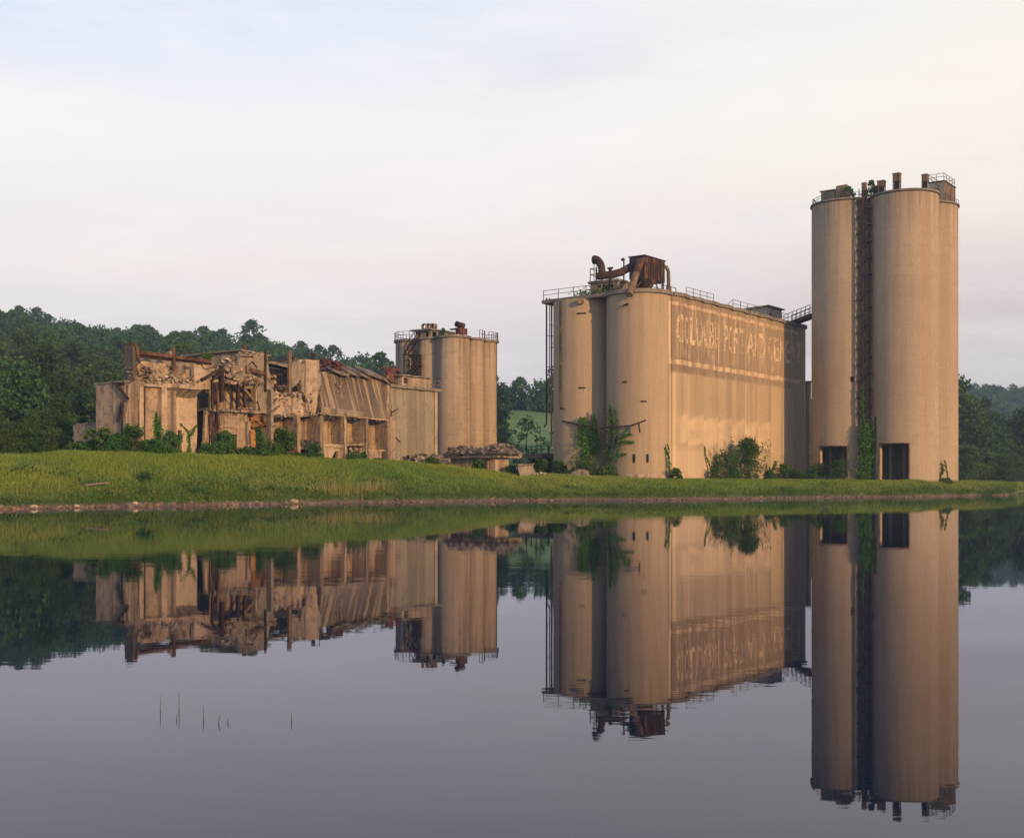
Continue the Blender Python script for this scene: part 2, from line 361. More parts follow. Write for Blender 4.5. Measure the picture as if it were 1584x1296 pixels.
# ------------------------------------------------------------------ water
m, n, p, o_ = new_mat('pond_water'); M['water'] = m
t = nd(n, 'ShaderNodeTexCoord').outputs['Object']
w1 = noise(n, mapping(n, t, (.35, 1.0, 1)), 1.1, 3, .5)
w2 = noise(n, mapping(n, t, (.5, 1.6, 1)), 3.4, 2, .5)
patch = maprange(n, noise(n, mapping(n, t, (.5, .9, 1), (4, 9, 0)), .05, 4, .6), .48, .66, .16, 1.0)
h = mth(n, 'MULTIPLY', mth(n, 'ADD', w1, mth(n, 'MULTIPLY', w2, .35)), patch)
bp_ = nd(n, 'ShaderNodeBump', in_Height=h, in_Strength=.4, in_Distance=.009)
df = nd(n, 'ShaderNodeBsdfDiffuse', in_Color=(.006, .013, .026, 1)); gl = nd(n, 'ShaderNodeBsdfGlossy', in_Color=(.87, .89, 1.0, 1), in_Roughness=.016, in_Normal=bp_.outputs[0])
fr_ = nd(n, 'ShaderNodeFresnel', in_IOR=1.285, in_Normal=bp_.outputs[0]); mw = nd(n, 'ShaderNodeMixShader', in_0=fr_.outputs[0])
n.links.new(df.outputs[0], mw.inputs[1]); n.links.new(gl.outputs[0], mw.inputs[2]); n.links.new(mw.outputs[0], o_.inputs[0]); n.nodes.remove(p)
gxw = MB(); gxw.add([(-790, -190, 0), (890, -190, 0), (890, 900, 0), (-790, 900, 0)], [(0, 1, 2, 3)])
water = gxw.build('water', 'water'); tag(water, kind='structure')

# ------------------------------------------------------------------ frames aligned with the plant's axes
ROT = R(53.0); U = Vector((math.cos(ROT), math.sin(ROT), 0)); V = Vector((-math.sin(ROT), math.cos(ROT), 0))
class Frame:
    def __init__(s, X, Y, z=0.0): s.o = Vector((X, Y, z))
    def x(s, px, y=0.0):          # local x where the sight line through column px meets the plane local y
        r = (px - CX) / F; a = s.o + V * y
        return (r * a.y - a.x) / (U.x - r * U.y)
    def y(s, px, x=0.0):          # the same on the plane local x
        r = (px - CX) / F; a = s.o + U * x
        return (r * a.y - a.x) / (V.x - r * V.y)
    def w(s, x, y, z=0.0): return s.o + U * x + V * y + Vector((0, 0, z))
    def z(s, py, x, y=0.0): return WZ(py, s.w(x, y).y) - s.o.z
    def pz(s, px, py, y=0.0): xx = s.x(px, y); return (xx, s.z(py, xx, y))
    def g(s, x, y): w = s.w(x, y); return gz(w.x, w.y) - s.o.z
def at_px(px, py, d): return Vector((WX(px, d), d, WZ(py, d)))

def railing(b, pts, h=1.05, step=1.8, r=.035):
    pts = [Vector(p) for p in pts]
    for a, c in zip(pts[:-1], pts[1:]):
        L = (c - a).length; k = max(1, round(L / step))
        for i in range(k + 1):
            q = a.lerp(c, i / k); b.bar(q, q + Vector((0, 0, h)), r * 1.6)
        for hh in (h, h * .55): b.bar(a + Vector((0, 0, hh)), c + Vector((0, 0, hh)), r * 1.5)
    return b
def shell(b, c, r, t, z0, z1, doors=(), n=96):
    """a hollow cylinder wall with door or window openings (a0, a1, zb, zt) in degrees"""
    an = set(round(360 * k / n, 4) for k in range(n)); zs = {z0, z1}
    for a0, a1, zb, zt in doors:
        an = {a for a in an if not (abs(a - a0) < 1.2 or abs(a - a1) < 1.2)} | {a0, a1}; zs |= {zb, zt}
    an = sorted(an); zs = sorted(zs); na = len(an)
    def P(rr, a, z): return (c[0] + rr * math.cos(R(a)), c[1] + rr * math.sin(R(a)), z)
    vs = []; idx = {}
    def vi(k, j, inn):
        key = (k % na, j, inn)
        if key not in idx: idx[key] = len(vs); vs.append(P(r - t if inn else r, an[k % na], zs[j]))
        return idx[key]
    def hole(k, j):
        am = (an[k] + (an[k + 1] if k + 1 < na else an[0] + 360)) / 2; zm = (zs[j] + zs[j + 1]) / 2
        return any(a0 < am < a1 and zb < zm < zt for a0, a1, zb, zt in doors)
    fs = []
    for k in range(na):
        for j in range(len(zs) - 1):
            if hole(k, j):
                if not hole((k - 1) % na, j): fs.append((vi(k, j, 0), vi(k, j, 1), vi(k, j + 1, 1), vi(k, j + 1, 0)))
                if not hole((k + 1) % na, j): fs.append((vi(k + 1, j, 0), vi(k + 1, j + 1, 0), vi(k + 1, j + 1, 1), vi(k + 1, j, 1)))
                if j + 1 < len(zs) - 1 and not hole(k, j + 1): fs.append((vi(k, j + 1, 0), vi(k, j + 1, 1), vi(k + 1, j + 1, 1), vi(k + 1, j + 1, 0)))
                if j > 0 and not hole(k, j - 1): fs.append((vi(k, j, 0), vi(k + 1, j, 0), vi(k + 1, j, 1), vi(k, j, 1)))
                continue
            fs.append((vi(k, j, 0), vi(k + 1, j, 0), vi(k + 1, j + 1, 0), vi(k, j + 1, 0)))
            fs.append((vi(k, j, 1), vi(k, j + 1, 1), vi(k + 1, j + 1, 1), vi(k + 1, j, 1)))
        fs.append((vi(k, len(zs) - 1, 0), vi(k + 1, len(zs) - 1, 0), vi(k + 1, len(zs) - 1, 1), vi(k, len(zs) - 1, 1)))
    return b.add(vs, fs)

# ================================================================== THE TALL SILOS (right)
TF = Frame(50.3, 153.3)
TR_, TZ = 4.22, 38.0
SP = 7.95
tw_labels = {(0, 0): 'tall tan concrete silo nearest the water with the taller dark doorway', (0, 1): 'tall tan concrete silo left of the zigzag stair with bushes before its doorway',
             (1, 0): 'tall tan concrete silo partly hidden at the far right, under the slatted crate'}
for (ix, iy), lab in tw_labels.items():
    w = TF.w(ix * SP, iy * SP)
    t = thing('concrete_silo', lab, 'silo', (w.x, w.y, 0), ROT, 'tall concrete silos on the right')
    doors = []
    g0 = gz(w.x, w.y)
    if ix == 0: doors = [(153.5, 206.5, 1.2, 6.55 if iy == 0 else 6.35)]
    if (ix, iy) == (0, 1): doors.append((211.5, 218.5, 14.6, 15.3))
    if (ix, iy) == (0, 0): doors.append((131, 138, 14.7, 15.5))
    b = MB(); shell(b, (0, 0), TR_, .45, .8, TZ, doors); b.build('wall', 'tower', t, smooth=30)
    b = MB(); b.tube([(0, 0, TZ), (0, 0, TZ + .12), (0, 0, TZ + .34)], [TR_ + .02, TR_ + .20, TR_ + .16], 96); b.build('roof_slab', 'slab', t, smooth=40)
    if ix == 0:
        b = MB(); zt = doors[0][3]
        for a in (153.5, 206.5):
            c_, s_ = math.cos(R(a)), math.sin(R(a)); b.bar(((TR_ + .02) * c_, (TR_ + .02) * s_, 1.3), ((TR_ + .02) * c_, (TR_ + .02) * s_, zt + .1), .16)
        pts = [((TR_ + .03) * math.cos(R(a)), (TR_ + .03) * math.sin(R(a)), zt + .06) for a in np.linspace(153.5, 206.5, 12)]
        for a, c in zip(pts[:-1], pts[1:]): b.bar(a, c, .14, .14)
        b.build('door_frame', 'rust_pale', t)
        b = MB()       # the bin hopper's legs and cone in the doorway, coloured dark for its shade
        b.tube([(0, 0, 9), (0, 0, 6.0)], [3.7, .6], 24)
        for a in (150, 200, 250, 100): b.cyl((2.2 * math.cos(R(a)), 2.2 * math.sin(R(a))), .25, 1.2, 8, 8)
        b.build('hopper', 'dark', t)
    if ix == 0:
        # one railing round the roof edge
        b = MB()
        arc = (40, 290) if iy == 1 else (-95, 150)
        pts = [((TR_ - .1) * math.cos(R(a)), (TR_ - .1) * math.sin(R(a)), TZ + .34) for a in np.linspace(arc[0], arc[1], 15)]
        railing(b, pts, 1.0 if iy == 0 else .7, 1.6, .03); b.build('railing', 'steel', t)
    if (ix, iy) == (0, 0):
        b = MB(); 
        for k in range(14):
            a = 262 + .5 * math.sin(k * 1.3); z = 9.5 + k * .62
            rr = TR_ + .012; hw = .55 * (1 - abs(k - 4) / 12)
            b.add([(rr * math.cos(R(a - hw)), rr * math.sin(R(a - hw)), z), (rr * math.cos(R(a + hw)), rr * math.sin(R(a + hw)), z), (rr * math.cos(R(a + hw)), rr * math.sin(R(a + hw)), z + .5), (rr * math.cos(R(a - hw)), rr * math.sin(R(a - hw)), z + .5)], [(0, 1, 2, 3)])
        b.build('lime_streak', plain('lime_streak_paint', (.62, .55, .44), .9, .1), t)

def troot(name, label, cat, x, y, z=TZ + .34, group=None):
    w = TF.w(x, y); return thing(name, label, cat, (w.x, w.y, z), ROT, group)
# zigzag stair in the valley between the two front silos
sx0, sx1, sy0, sy1 = -3.75, -2.75, 3.35, 4.75
w = TF.w(0, 0)
st = thing('zigzag_stair', 'rusty zigzag steel stair climbing the valley between the two tall silos', 'stair', (w.x, w.y, 0), ROT)
b = MB()
for (x, y) in ((sx0, sy0 + .2), (sx0, sy1 - .2), (sx0, 4.05)):
    b.bar((x, y, 1.6), (x, y, TZ + 1.2), .09)
b.build('stair_post', 'rust_dark', st)
b = MB(); b.bar((sx0 - .1, 4.0, 6), (sx0 - .1, 4.0, TZ + 1.4), .05); b.build('handrail_post', 'rust', st)
z = 9.4; fl = None; k = 0; rise = 1.05
while z + rise < TZ + .3:
    if k % 2 == 0: ya, yb, xx = sy0 + .15, sy1 - .15, sx0 + .25
    else: ya, yb, xx = sy1 - .15, sy0 + .15, sx0 + .70
    b = MB()
    for dx in (-.2, .2):
        b.bar((xx + dx, ya, z), (xx + dx, yb, z + rise), .05, .2)
        b.bar((xx + dx, ya, z + .95), (xx + dx, yb, z + rise + .95), .05)
        for q in (.05, .35, .65, .95): b.bar((xx + dx, ya + (yb - ya) * q, z + rise * q), (xx + dx, ya + (yb - ya) * q, z + rise * q + .95), .05)
    for q in range(5):
        u_ = (q + .5) / 5; b.box(xx - .2, xx + .2, ya + (yb - ya) * u_ - .12, ya + (yb - ya) * u_ + .12, z + rise * u_ - .03, z + rise * u_ + .02)
    b.box(sx0, sx0 + 1, yb - .35, yb + .35, z + rise - .05, z + rise + .03)
    b.build('stair_flight', 'stair_steel', st); z += rise; k += 1

# rooftop boxes on the tall silos
def chimney(px, ytop, ybot_hint, wd, xl, label):
    y = TF.y(px, xl); w = TF.w(xl, y); zt = WZ(ytop, w.y); z0 = TZ + .34
    t = thing('elevator_head', label, 'elevator head', (w.x, w.y, z0), ROT, 'upright boxes on the tall silo roofs'); h = zt - z0; q = wd / 2
    zs = h * .55
    b = MB(); b.box(-q * .9, q * .9, -q, q, zs, h - .12); b.build('box', 'rust_pale', t, .02, .5)
    b = MB(); b.box(-q * 1.05, q * 1.05, -q * 1.15, q * 1.15, h - .12, h); b.build('lid', 'slab', t)
    b = MB()
    for sx_ in (-1, 1):
        for sy_ in (-1, 1): b.bar((sx_ * q * .8, sy_ * q * .88, 0), (sx_ * q * .8, sy_ * q * .88, zs), .1)
    for zz_ in (.1, .38, .7): b.bar((-q * .8, -q * .88, zs * zz_), (-q * .8, q * .88, zs * min(1, zz_ + .3)), .09)
    b.box(-q * .5, q * .6, -q * .7, q * .75, 0, zs); b.build('frame', 'rust_dark', t)
chimney(1337, 283, 300, .55, -.5, 'small leaning rusty box beside the head of the zigzag stair')
chimney(1363.5, 280, 296, .85, -2.6, 'lower of the two rusty boxes on the left part of the nearest tall roof')
chimney(1387.5, 268.5, 293, .85, -2.8, 'tallest rusty upright box, mid roof of the nearest tall silo')
chimney(1431, 270, 292, .68, -1.2, 'rusty upright box next to the slatted crate on the tall roof')
# concrete house on left silo
y0_ = TF.y(1291, -1.6); y1_ = TF.y(1270, -1.6)
t = troot('roof_house', 'small concrete roof house with rusty panel on the left tall silo', 'roof house', -1.6, y0_)
b = MB(); b.box(0, 2.2, 0, y1_ - y0_, 0, 1.75); b.build('wall', 'bins', t, .03, .6)
b = MB(); b.box(-.15, 2.35, -.1, y1_ - y0_ + .15, 1.75, 1.87); b.build('roof', 'slab', t)
b = MB(); b.box(-.06, 0, .9, 1.6, .3, 1.5); b.build('panel', 'rust_pale', t)
t = troot('rusty_cabinet', 'rusty pitched cabinet between roof house and bush on the left tall silo', 'cabinet', -2.2, TF.y(1310, -2.2))
b = MB(); b.prism_y([(0, 0), (1.3, 0), (1.3, 1.8), (0.2, 2.15), (0, 2.0)], 0, 1.5); b.build('cabinet_body', 'rust_pale', t, .02, .6)
b = MB(); b.box(-.05, 0, .2, .9, .2, 1.4); b.build('cabinet_door', 'rust', t)
t = troot('leaning_strut', 'broken strut leaning out over the left edge of the tall silo roof', 'strut', -.2, SP + TR_ - .4)
b = MB(); b.bar((0, -.7, 0), (-.3, .35, 1.25), .22, .14); b.bar((0, -.1, 0), (0, -.5, .7), .08); b.build('bar', 'rust_dark', t)
# slatted crate on back right silo
y0_, y1_ = -4.0, -4.0 + 3.2
xc = TF.x(1460, -3.2)
t = troot('slatted_crate', 'slatted rusty crate with a railing on top at the far right of the tall roofs', 'crate', xc, -3.2)
yl = TF.y(1437, xc) + 3.2; xr = TF.x(1477, -3.2) - xc
b = MB(); b.box(0, xr, 0, yl, 0, 2.6); b.build('crate_wall', 'bins', t)
b = MB()
for q in np.linspace(.12, xr - .12, 8): b.box(q - .1, q + .1, -.09, 0, 0, 2.6)
b.build('slat', 'rust_pale', t)
b = MB(); b.box(-.1, xr + .1, -.15, yl + .1, 2.6, 2.72); b.build('lid', 'rust_dark', t)
b = MB(); railing(b, [(0, yl, 2.72), (0, 0, 2.72), (xr, 0, 2.72), (xr, yl, 2.72), (0, yl, 2.72)], .95, 1.1, .035); b.build('railing', 'steel', t)
b = MB(); railing(b, [(-.6, -.35, 0), (xr + .5, -.35, 0)], 1.0, .9, .03); b.build('lower_railing', 'steel', t)
t = troot('bent_pipe', 'thin hooped pipe above the bushes on the tall silo roof', 'pipe', -1.5, TF.y(1347, -1.5))
b = MB(); b.tube([(0, -.36, 0), (0, -.36, 1.5)] + [(0, -.36 * math.cos(a), 1.5 + .36 * math.sin(a)) for a in np.linspace(.2, 2.9, 8)] + [(0, .36, 1.5), (0, .36, .5)], .045, 6); b.build('pipe_bend', 'rust_pale', t)

# ================================================================== THE LETTERED SILO BLOCK (centre)
SF = Frame(15.4, 132.75)
SZ = 23.0
RS = 3.75
SEAM0, SEAMD, NB = 4.84, 3.75, 10
def arc_pts(cx, cy, r, a0, a1, n): return [(cx + r * math.cos(R(a)), cy + r * math.sin(R(a))) for a in np.linspace(a0, a1, n)]
def bulge(x):            # how far the scalloped face stands out at x
    k = ((x - SEAM0) % SEAMD) / SEAMD; return .38 * (1 - (2 * k - 1) ** 2)
def outline(off=0.0, straight=False):
    p = arc_pts(RS, RS, RS + off, -73, -264, 40)
    if straight:
        p = arc_pts(RS, RS, RS + off, -73, -215, 30) + [(1.0, 15.6), (43.0, 15.6)]
    else:
        p += arc_pts(RS, 3 * RS, RS + off, -96, -270, 36)
        p += [(42.3, 15.0)]
        p += arc_pts(42.3 - 2.2, 12.8, 2.2, 90, 0, 8) + arc_pts(42.3 - 2.2, 2.2, 2.2, 0, -85, 10)
    xs = np.linspace(SEAM0 + SEAMD * NB - .02, SEAM0 + .02, NB * 8 + 1)
    p += [(x, -bulge(x) - off) for x in xs]
    return p
w = SF.w(0, 0)
silo = thing('silo_block', 'large tan concrete silo block with faded painted lettering on its scalloped side', 'silo', (w.x, w.y, 0), ROT)
# its material: same concrete, with the worn painted panel, frame lines and lime runs
m, n, p, o_ = new_mat('lettered_concrete'); M['sign_silo'] = m
t = nd(n, 'ShaderNodeTexCoord').outputs['Object']; sp = nd(n, 'ShaderNodeSeparateXYZ', in_Vector=t); x_, y_, z_ = sp.outputs
base, stain = (.315, .25, .175), (.20, .152, .100)
a = noise(n, t, .14, 5, .6); c = mixc(n, maprange(n, a, .35, .68), base, sc3(base, 1.12))
stv = noise(n, mapping(n, t, (1.1, 1.1, .05), (2, 3, 0)), 1.0, 5, .6)
c = mixc(n, maprange(n, stv, .44, .62, 0, .38), c, stain)
def band(v, lo, hi, e=.05): return mth(n, 'MULTIPLY', maprange(n, v, lo - e, lo + e), maprange(n, v, hi - e, hi + e, 1, 0))
br = noise(n, mapping(n, t, (1, 1, .35)), 1.3, 6, .72)
brv = noise(n, mapping(n, t, (3.0, 3.0, .10), (5, 1, 1)), 1.0, 5, .65)
blo = noise(n, t, .3, 4, .6)
xw = mth(n, 'ADD', x_, mth(n, 'MULTIPLY', mth(n, 'SUBTRACT', br, .5), .3)); zw = mth(n, 'ADD', z_, mth(n, 'MULTIPLY', mth(n, 'SUBTRACT', br, .5), .6))
side = mth(n, 'LESS_THAN', y_, 2.5)
# vertical lime runs, then paler bands low on the scalloped side
pale = (.58, .455, .30)
for s0, s1, k in ((4.2, 5.4, .55), (8.05, 8.65, .6), (7.0, 8.0, .25), (23.2, 23.65, .55), (26.6, 26.9, .4), (27.05, 27.4, .4), (11.0, 12.1, .15), (31.0, 33.4, .16)):
    c = mixc(n, mth(n, 'MULTIPLY', mth(n, 'MULTIPLY', band(x_, s0, s1, .08), side), mth(n, 'MULTIPLY', band(zw, 3, 14.2, .3), maprange(n, brv, .3, .6, k * .5, k))), c, pale)
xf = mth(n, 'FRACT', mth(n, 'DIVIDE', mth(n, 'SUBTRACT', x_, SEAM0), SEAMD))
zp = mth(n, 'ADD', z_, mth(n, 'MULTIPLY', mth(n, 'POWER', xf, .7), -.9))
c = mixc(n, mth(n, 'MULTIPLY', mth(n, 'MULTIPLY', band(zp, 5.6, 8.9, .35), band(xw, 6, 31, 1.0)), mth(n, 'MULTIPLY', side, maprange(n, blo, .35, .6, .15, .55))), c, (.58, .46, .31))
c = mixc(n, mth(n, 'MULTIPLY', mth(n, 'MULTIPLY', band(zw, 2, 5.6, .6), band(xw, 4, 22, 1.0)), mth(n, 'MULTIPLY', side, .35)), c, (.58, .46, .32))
# painted panel
pan = mth(n, 'MULTIPLY', mth(n, 'MULTIPLY', band(xw, 4.9, 36.5, .15), band(zw, 14.3, 22.9, .12)), side)
pan = mth(n, 'MULTIPLY', pan, maprange(n, brv, .36, .60, .32, .95))
pan = mth(n, 'MULTIPLY', pan, maprange(n, x_, 6, 26, 1.0, .55, False))
c = mixc(n, pan, c, mixc(n, maprange(n, br, .4, .65), (.145, .106, .084), (.20, .145, .098)))
c = mixc(n, mth(n, 'MULTIPLY', band(z_, 14.55, 15.2, .18), mth(n, 'MULTIPLY', band(xw, 4.6, 38, .2), mth(n, 'MULTIPLY', side, maprange(n, br, .42, .62, .0, .5)))), c, (.15, .105, .085))
# cream frame
for zl, zh, k in ((15.2, 15.75, 1.0), (21.95, 22.35, .85), (18.9, 19.1, .15)):
    c = mixc(n, mth(n, 'MULTIPLY', mth(n, 'MULTIPLY', band(z_, zl, zh, .07), band(x_, 4.0, 40, .1)), mth(n, 'MULTIPLY', side, maprange(n, br, .40, .60, .08 * k, .75 * k))), c, (.60, .46, .31))
c = mixc(n, mth(n, 'MULTIPLY', mth(n, 'MULTIPLY', band(x_, 4.0, 4.55, .06), band(z_, 15.2, 22.3, .1)), mth(n, 'MULTIPLY', side, maprange(n, br, .35, .52, .3, .95))), c, (.60, .46, .31))
# ghosts of older letters: broken upright strokes
gst = mth(n, 'MULTIPLY', maprange(n, noise(n, mapping(n, t, (2.2, 2.2, .22), (3, 8, 2)), 1.0, 4, .6), .54, .66), mth(n, 'MULTIPLY', band(zw, 16.2, 22.4, .3), band(xw, 5.5, 33, .4)))
c = mixc(n, mth(n, 'MULTIPLY', mth(n, 'MULTIPLY', gst, side), .38), c, (.56, .43, .29))
fn = noise(n, t, 7.0, 6, .7); c = mixc(n, 1.0, c, ramp(n, fn, [(.25, (.80, .80, .80)), (.75, (1.17, 1.17, 1.17))]), 'MULTIPLY')
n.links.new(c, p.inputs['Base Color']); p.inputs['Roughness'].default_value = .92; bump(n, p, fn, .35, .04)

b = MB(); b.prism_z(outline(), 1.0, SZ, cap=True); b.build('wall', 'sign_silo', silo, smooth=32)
b = MB(); b.prism_z(outline(.28, True), SZ, SZ + .42); b.build('roof_slab', 'slab', silo, .03, .9)
b = MB(); b.prism_z(arc_pts(RS, RS, RS + .32, -60, -215, 30) + [(2.5, 6.5), (6, 2)], 1.0, 2.55); b.prism_z([(5, -.95), (22, -.95), (22, 0), (5, 0)], 1.0, 2.15); b.build('foundation', 'ruin_pale', silo, .06, .6)
# painted lettering, wrapped on the scalloped face
m = bpy.data.materials.new('flaking_cream_paint'); m.use_nodes = True; n = m.node_tree; n.nodes.clear(); M['letters'] = m
o_ = n.nodes.new('ShaderNodeOutputMaterial'); t = nd(n, 'ShaderNodeTexCoord').outputs['Object']
d_ = nd(n, 'ShaderNodeBsdfPrincipled', in_Base_Color=(.55, .43, .30, 1), in_Roughness=.9)
f1 = noise(n, mapping(n, t, (2.6, 2.6, .30)), 1.0, 6, .75); f2 = noise(n, t, 2.4, 6, .75); f3 = noise(n, t, .28, 3)
fade = mth(n, 'MULTIPLY', maprange(n, mth(n, 'ADD', mth(n, 'MULTIPLY', f1, .4), mth(n, 'MULTIPLY', f2, .6)), .43, .53), maprange(n, f3, .34, .54, .5, .95))
tr_ = nd(n, 'ShaderNodeBsdfTransparent'); mx = nd(n, 'ShaderNodeMixShader', in_0=fade)
n.links.new(tr_.outputs[0], mx.inputs[1]); n.links.new(d_.outputs[0], mx.inputs[2]); n.links.new(mx.outputs[0], o_.inputs[0])
def word(txt, x0, x1, z0, z1, name, off=.018):
    cu = bpy.data.curves.new('word', 'FONT'); cu.body = txt; cu.size = 1; cu.offset = off; cu.space_character = 1.05
    ob = bpy.data.objects.new('word', cu); COL.objects.link(ob); bpy.context.view_layer.update()
    me = bpy.data.meshes.new_from_object(ob); bpy.data.objects.remove(ob)
    bm = bmesh.new(); bm.from_mesh(me)
    xs = [v.co.x for v in bm.verts]; ys = [v.co.y for v in bm.verts]; a, c_, e, f_ = min(xs), max(xs), min(ys), max(ys)
    for v in bm.verts: v.co = Vector((x0 + (v.co.x - a) / (c_ - a) * (x1 - x0), 0, z0 + (v.co.y - e) / (f_ - e) * (z1 - z0)))
    for cut in np.arange(x0, x1, .25):
        bmesh.ops.bisect_plane(bm, geom=bm.verts[:] + bm.edges[:] + bm.faces[:], plane_co=(cut, 0, 0), plane_no=(1, 0, 0))
    for v in bm.verts: v.co.y = -bulge(v.co.x) - .02
    bm.to_mesh(me); bm.free(); me.materials.clear(); me.materials.append(M['letters'])
    o = bpy.data.objects.new(name, me); COL.objects.link(o); o.parent = silo; return o
word('COLUMBIA', 5.4, 16.4, 17.7, 21.0, 'painted_word')
word('PORTLAND', 17.0, 28.6, 17.7, 20.95, 'painted_word')
word('CEMENT', 29.5, 40.2, 17.65, 20.9, 'painted_word')
# roof edge railings
b = MB(); railing(b, [(1.1, 15.4, SZ + .42), (1.0, 11, SZ + .42), (1.0, 7.5, SZ + .42)], 1.1, 2.2, .04); b.build('railing', 'steel', silo)
b = MB(); railing(b, [(8.5, .2, SZ + .42), (15.3, .2, SZ + .42)], 1.05, 1.7, .035); b.build('railing', 'steel', silo)
b = MB(); railing(b, [(20.5, .2, SZ + .42), (37.0, .2, SZ + .42)], 1.05, 2.1, .035)
b.bar((18.5, .2, SZ + .42), (20.5, .2, SZ + 1.45), .06); b.build('railing', 'steel', silo)
# small fittings on the round fronts
def on_cyl(cy, ang, z, r=RS): return Vector((RS + r * math.cos(R(ang)), cy + r * math.sin(R(ang)), z))
b = MB(); q = on_cyl(3 * RS, 207, WZ(467, 139)); b.tube([q - Vector((math.cos(R(207)), math.sin(R(207)), 0)) * .3, q + Vector((math.cos(R(207)), math.sin(R(207)), 0)) * .75], .36, 18); b.build('vent_drum', 'rust_pale', silo, smooth=40)
for cy, a0, a1, z in ((3 * RS, 200, 216, WZ(485, 139)), (3 * RS, 203, 214, WZ(600, 139)), (RS, 182, 190, WZ(591, 135)), (RS, 214, 224, WZ(621, 134.5))):
    b = MB(); pts = [on_cyl(cy, a, z, RS + .05) for a in np.linspace(a0, a1, 5)]
    for u_, v_ in zip(pts[:-1], pts[1:]): b.bar(u_, v_, .10, .16)
    b.build('bracket_strip', 'rust_dark', silo)
b = MB(); q = on_cyl(RS, 184, WZ(472.5, 135)); b.tube([q, q + Vector((-.5, -.9, 0))], .12, 8); b.build('pipe_stub', 'rust_dark', silo)
for a in (203, 226):
    b = MB(); q = on_cyl(RS, a, 4.5, RS + .01); e = Vector((-math.sin(R(a)), math.cos(R(a)), 0)) * .09
    b.hexa([q - e - Vector((.1, 0, .6)), q + e - Vector((.1, 0, .6)), q + e + Vector((.1, 0, -.6)), q - e + Vector((.1, 0, -.6)), q - e + Vector((-.1, 0, .35)), q + e + Vector((-.1, 0, .35)), q + e + Vector((.1, 0, .35)), q - e + Vector((.1, 0, .35))]); b.build('wall_slot', 'black', silo)
# pipes hanging down the far left edge
py_ = 15.9
pb = SF.w(1.3, 15.5)
for px, y0p, y1p, mat, rr in ((845.5, 461, 655, 'rust_dark', .10), (850.0, 461, 600, 'rust_pale', .06), (853.2, 463, 690, 'rust_pale', .11)):
    d = SF.w(1.2, 15.3).y; b = MB()
    t = thing('hanging_pipe', {845.5: 'dark rusty outer pipe hanging down the left edge of the lettered silo', 850.0: 'thin pale middle pipe on the left edge of the lettered silo', 853.2: 'longest pale rusty pipe beside the left edge of the lettered silo'}[px], 'pipe', (WX(px, d), d, WZ(y1p, d)), 0, 'pipes down the left edge of the lettered silo')
    H = WZ(y0p, d) - WZ(y1p, d)
    pts = [(0, 0, 0), (0, 0, H)]
    if px == 845.5: pts = [(-.25, 0, -.5), (-.2, 0, -.2), (.35, 0, .25), (.45, 0, .8), (0, 0, 1.0), (0, 0, H)]; pts = [(-.3, 0, -.4), (0, 0, 0), (0, 0, H)]
    b.tube(pts, rr, 8); b.build('pipe_run', mat, t)
    for f_ in (.2, .45, .7): b = MB(); b.bar((0, 0, H * f_), ((855.5 - px) * d / F + .2, .3, H * f_), .07); b.build('pipe_bracket', 'steel', t)
t = thing('drain_pipe', 'dark rusty drain pipe with kicked foot on the left round front', 'pipe', (SF.o.x, SF.o.y, 0), ROT)
q = on_cyl(3 * RS, 166, 0, RS + .14); zb = WZ(632, 140.5); b = MB()
b.tube([(q.x, q.y, SZ - .1), (q.x, q.y, zb + .3), (q.x - .1, q.y - .15, zb), (q.x - .3, q.y - .7, zb - .05)], .11, 8); b.build('pipe_run', 'rust', t)
for f_ in np.linspace(zb + 1, SZ - 1, 6): b = MB(); b.bar((q.x, q.y, f_), (q.x + .3, q.y - .2, f_), .10, .16); b.build('pipe_bracket', 'rust_pale', t)
# bent rail held off the two round fronts
t = thing('bent_rail', 'bent rusty rail strung across the two round fronts of the lettered silo', 'rail', (SF.o.x, SF.o.y, 0), ROT)
def fp(px, py, xl): yy = SF.y(px, xl); return Vector((xl, yy, SF.z(py, xl, yy)))
b = MB(); pts = [fp(870, 651, .0), fp(903, 659, -.35), fp(930, 662, -.1), fp(958, 660, -.35), fp(977, 658, -.35), fp(999, 650, -.1)]
for a, c in zip(pts[:-1], pts[1:]): b.bar(a, c, .09, .16)
b.bar(fp(988, 655, -.3), fp(990, 669, -.3), .14); b.bar(fp(930, 662, -.1), fp(941, 669, -.5), .1, .18)
b.bar(pts[1], pts[1] + Vector((.5, 0, 0)), .08); b.bar(pts[4], pts[4] + Vector((.6, 0, 0)), .08); b.build('rail_bar', 'rust_dark', t)
t = thing('pipe_bracket', 'rusty claw bracket low on the left edge of the lettered silo', 'bracket', (SF.o.x, SF.o.y, 0), ROT)
b = MB(); pts = [fp(851, 671, 3.0), fp(858, 669, 1.2), fp(866, 667, .4), fp(869, 673, .2)]
for a, c in zip(pts[:-1], pts[1:]): b.bar(a, c, .16, .2)
b.bar(fp(861, 668, .8), fp(864, 674, .6), .16); b.build('bracket_arm', 'rust_dark', t)

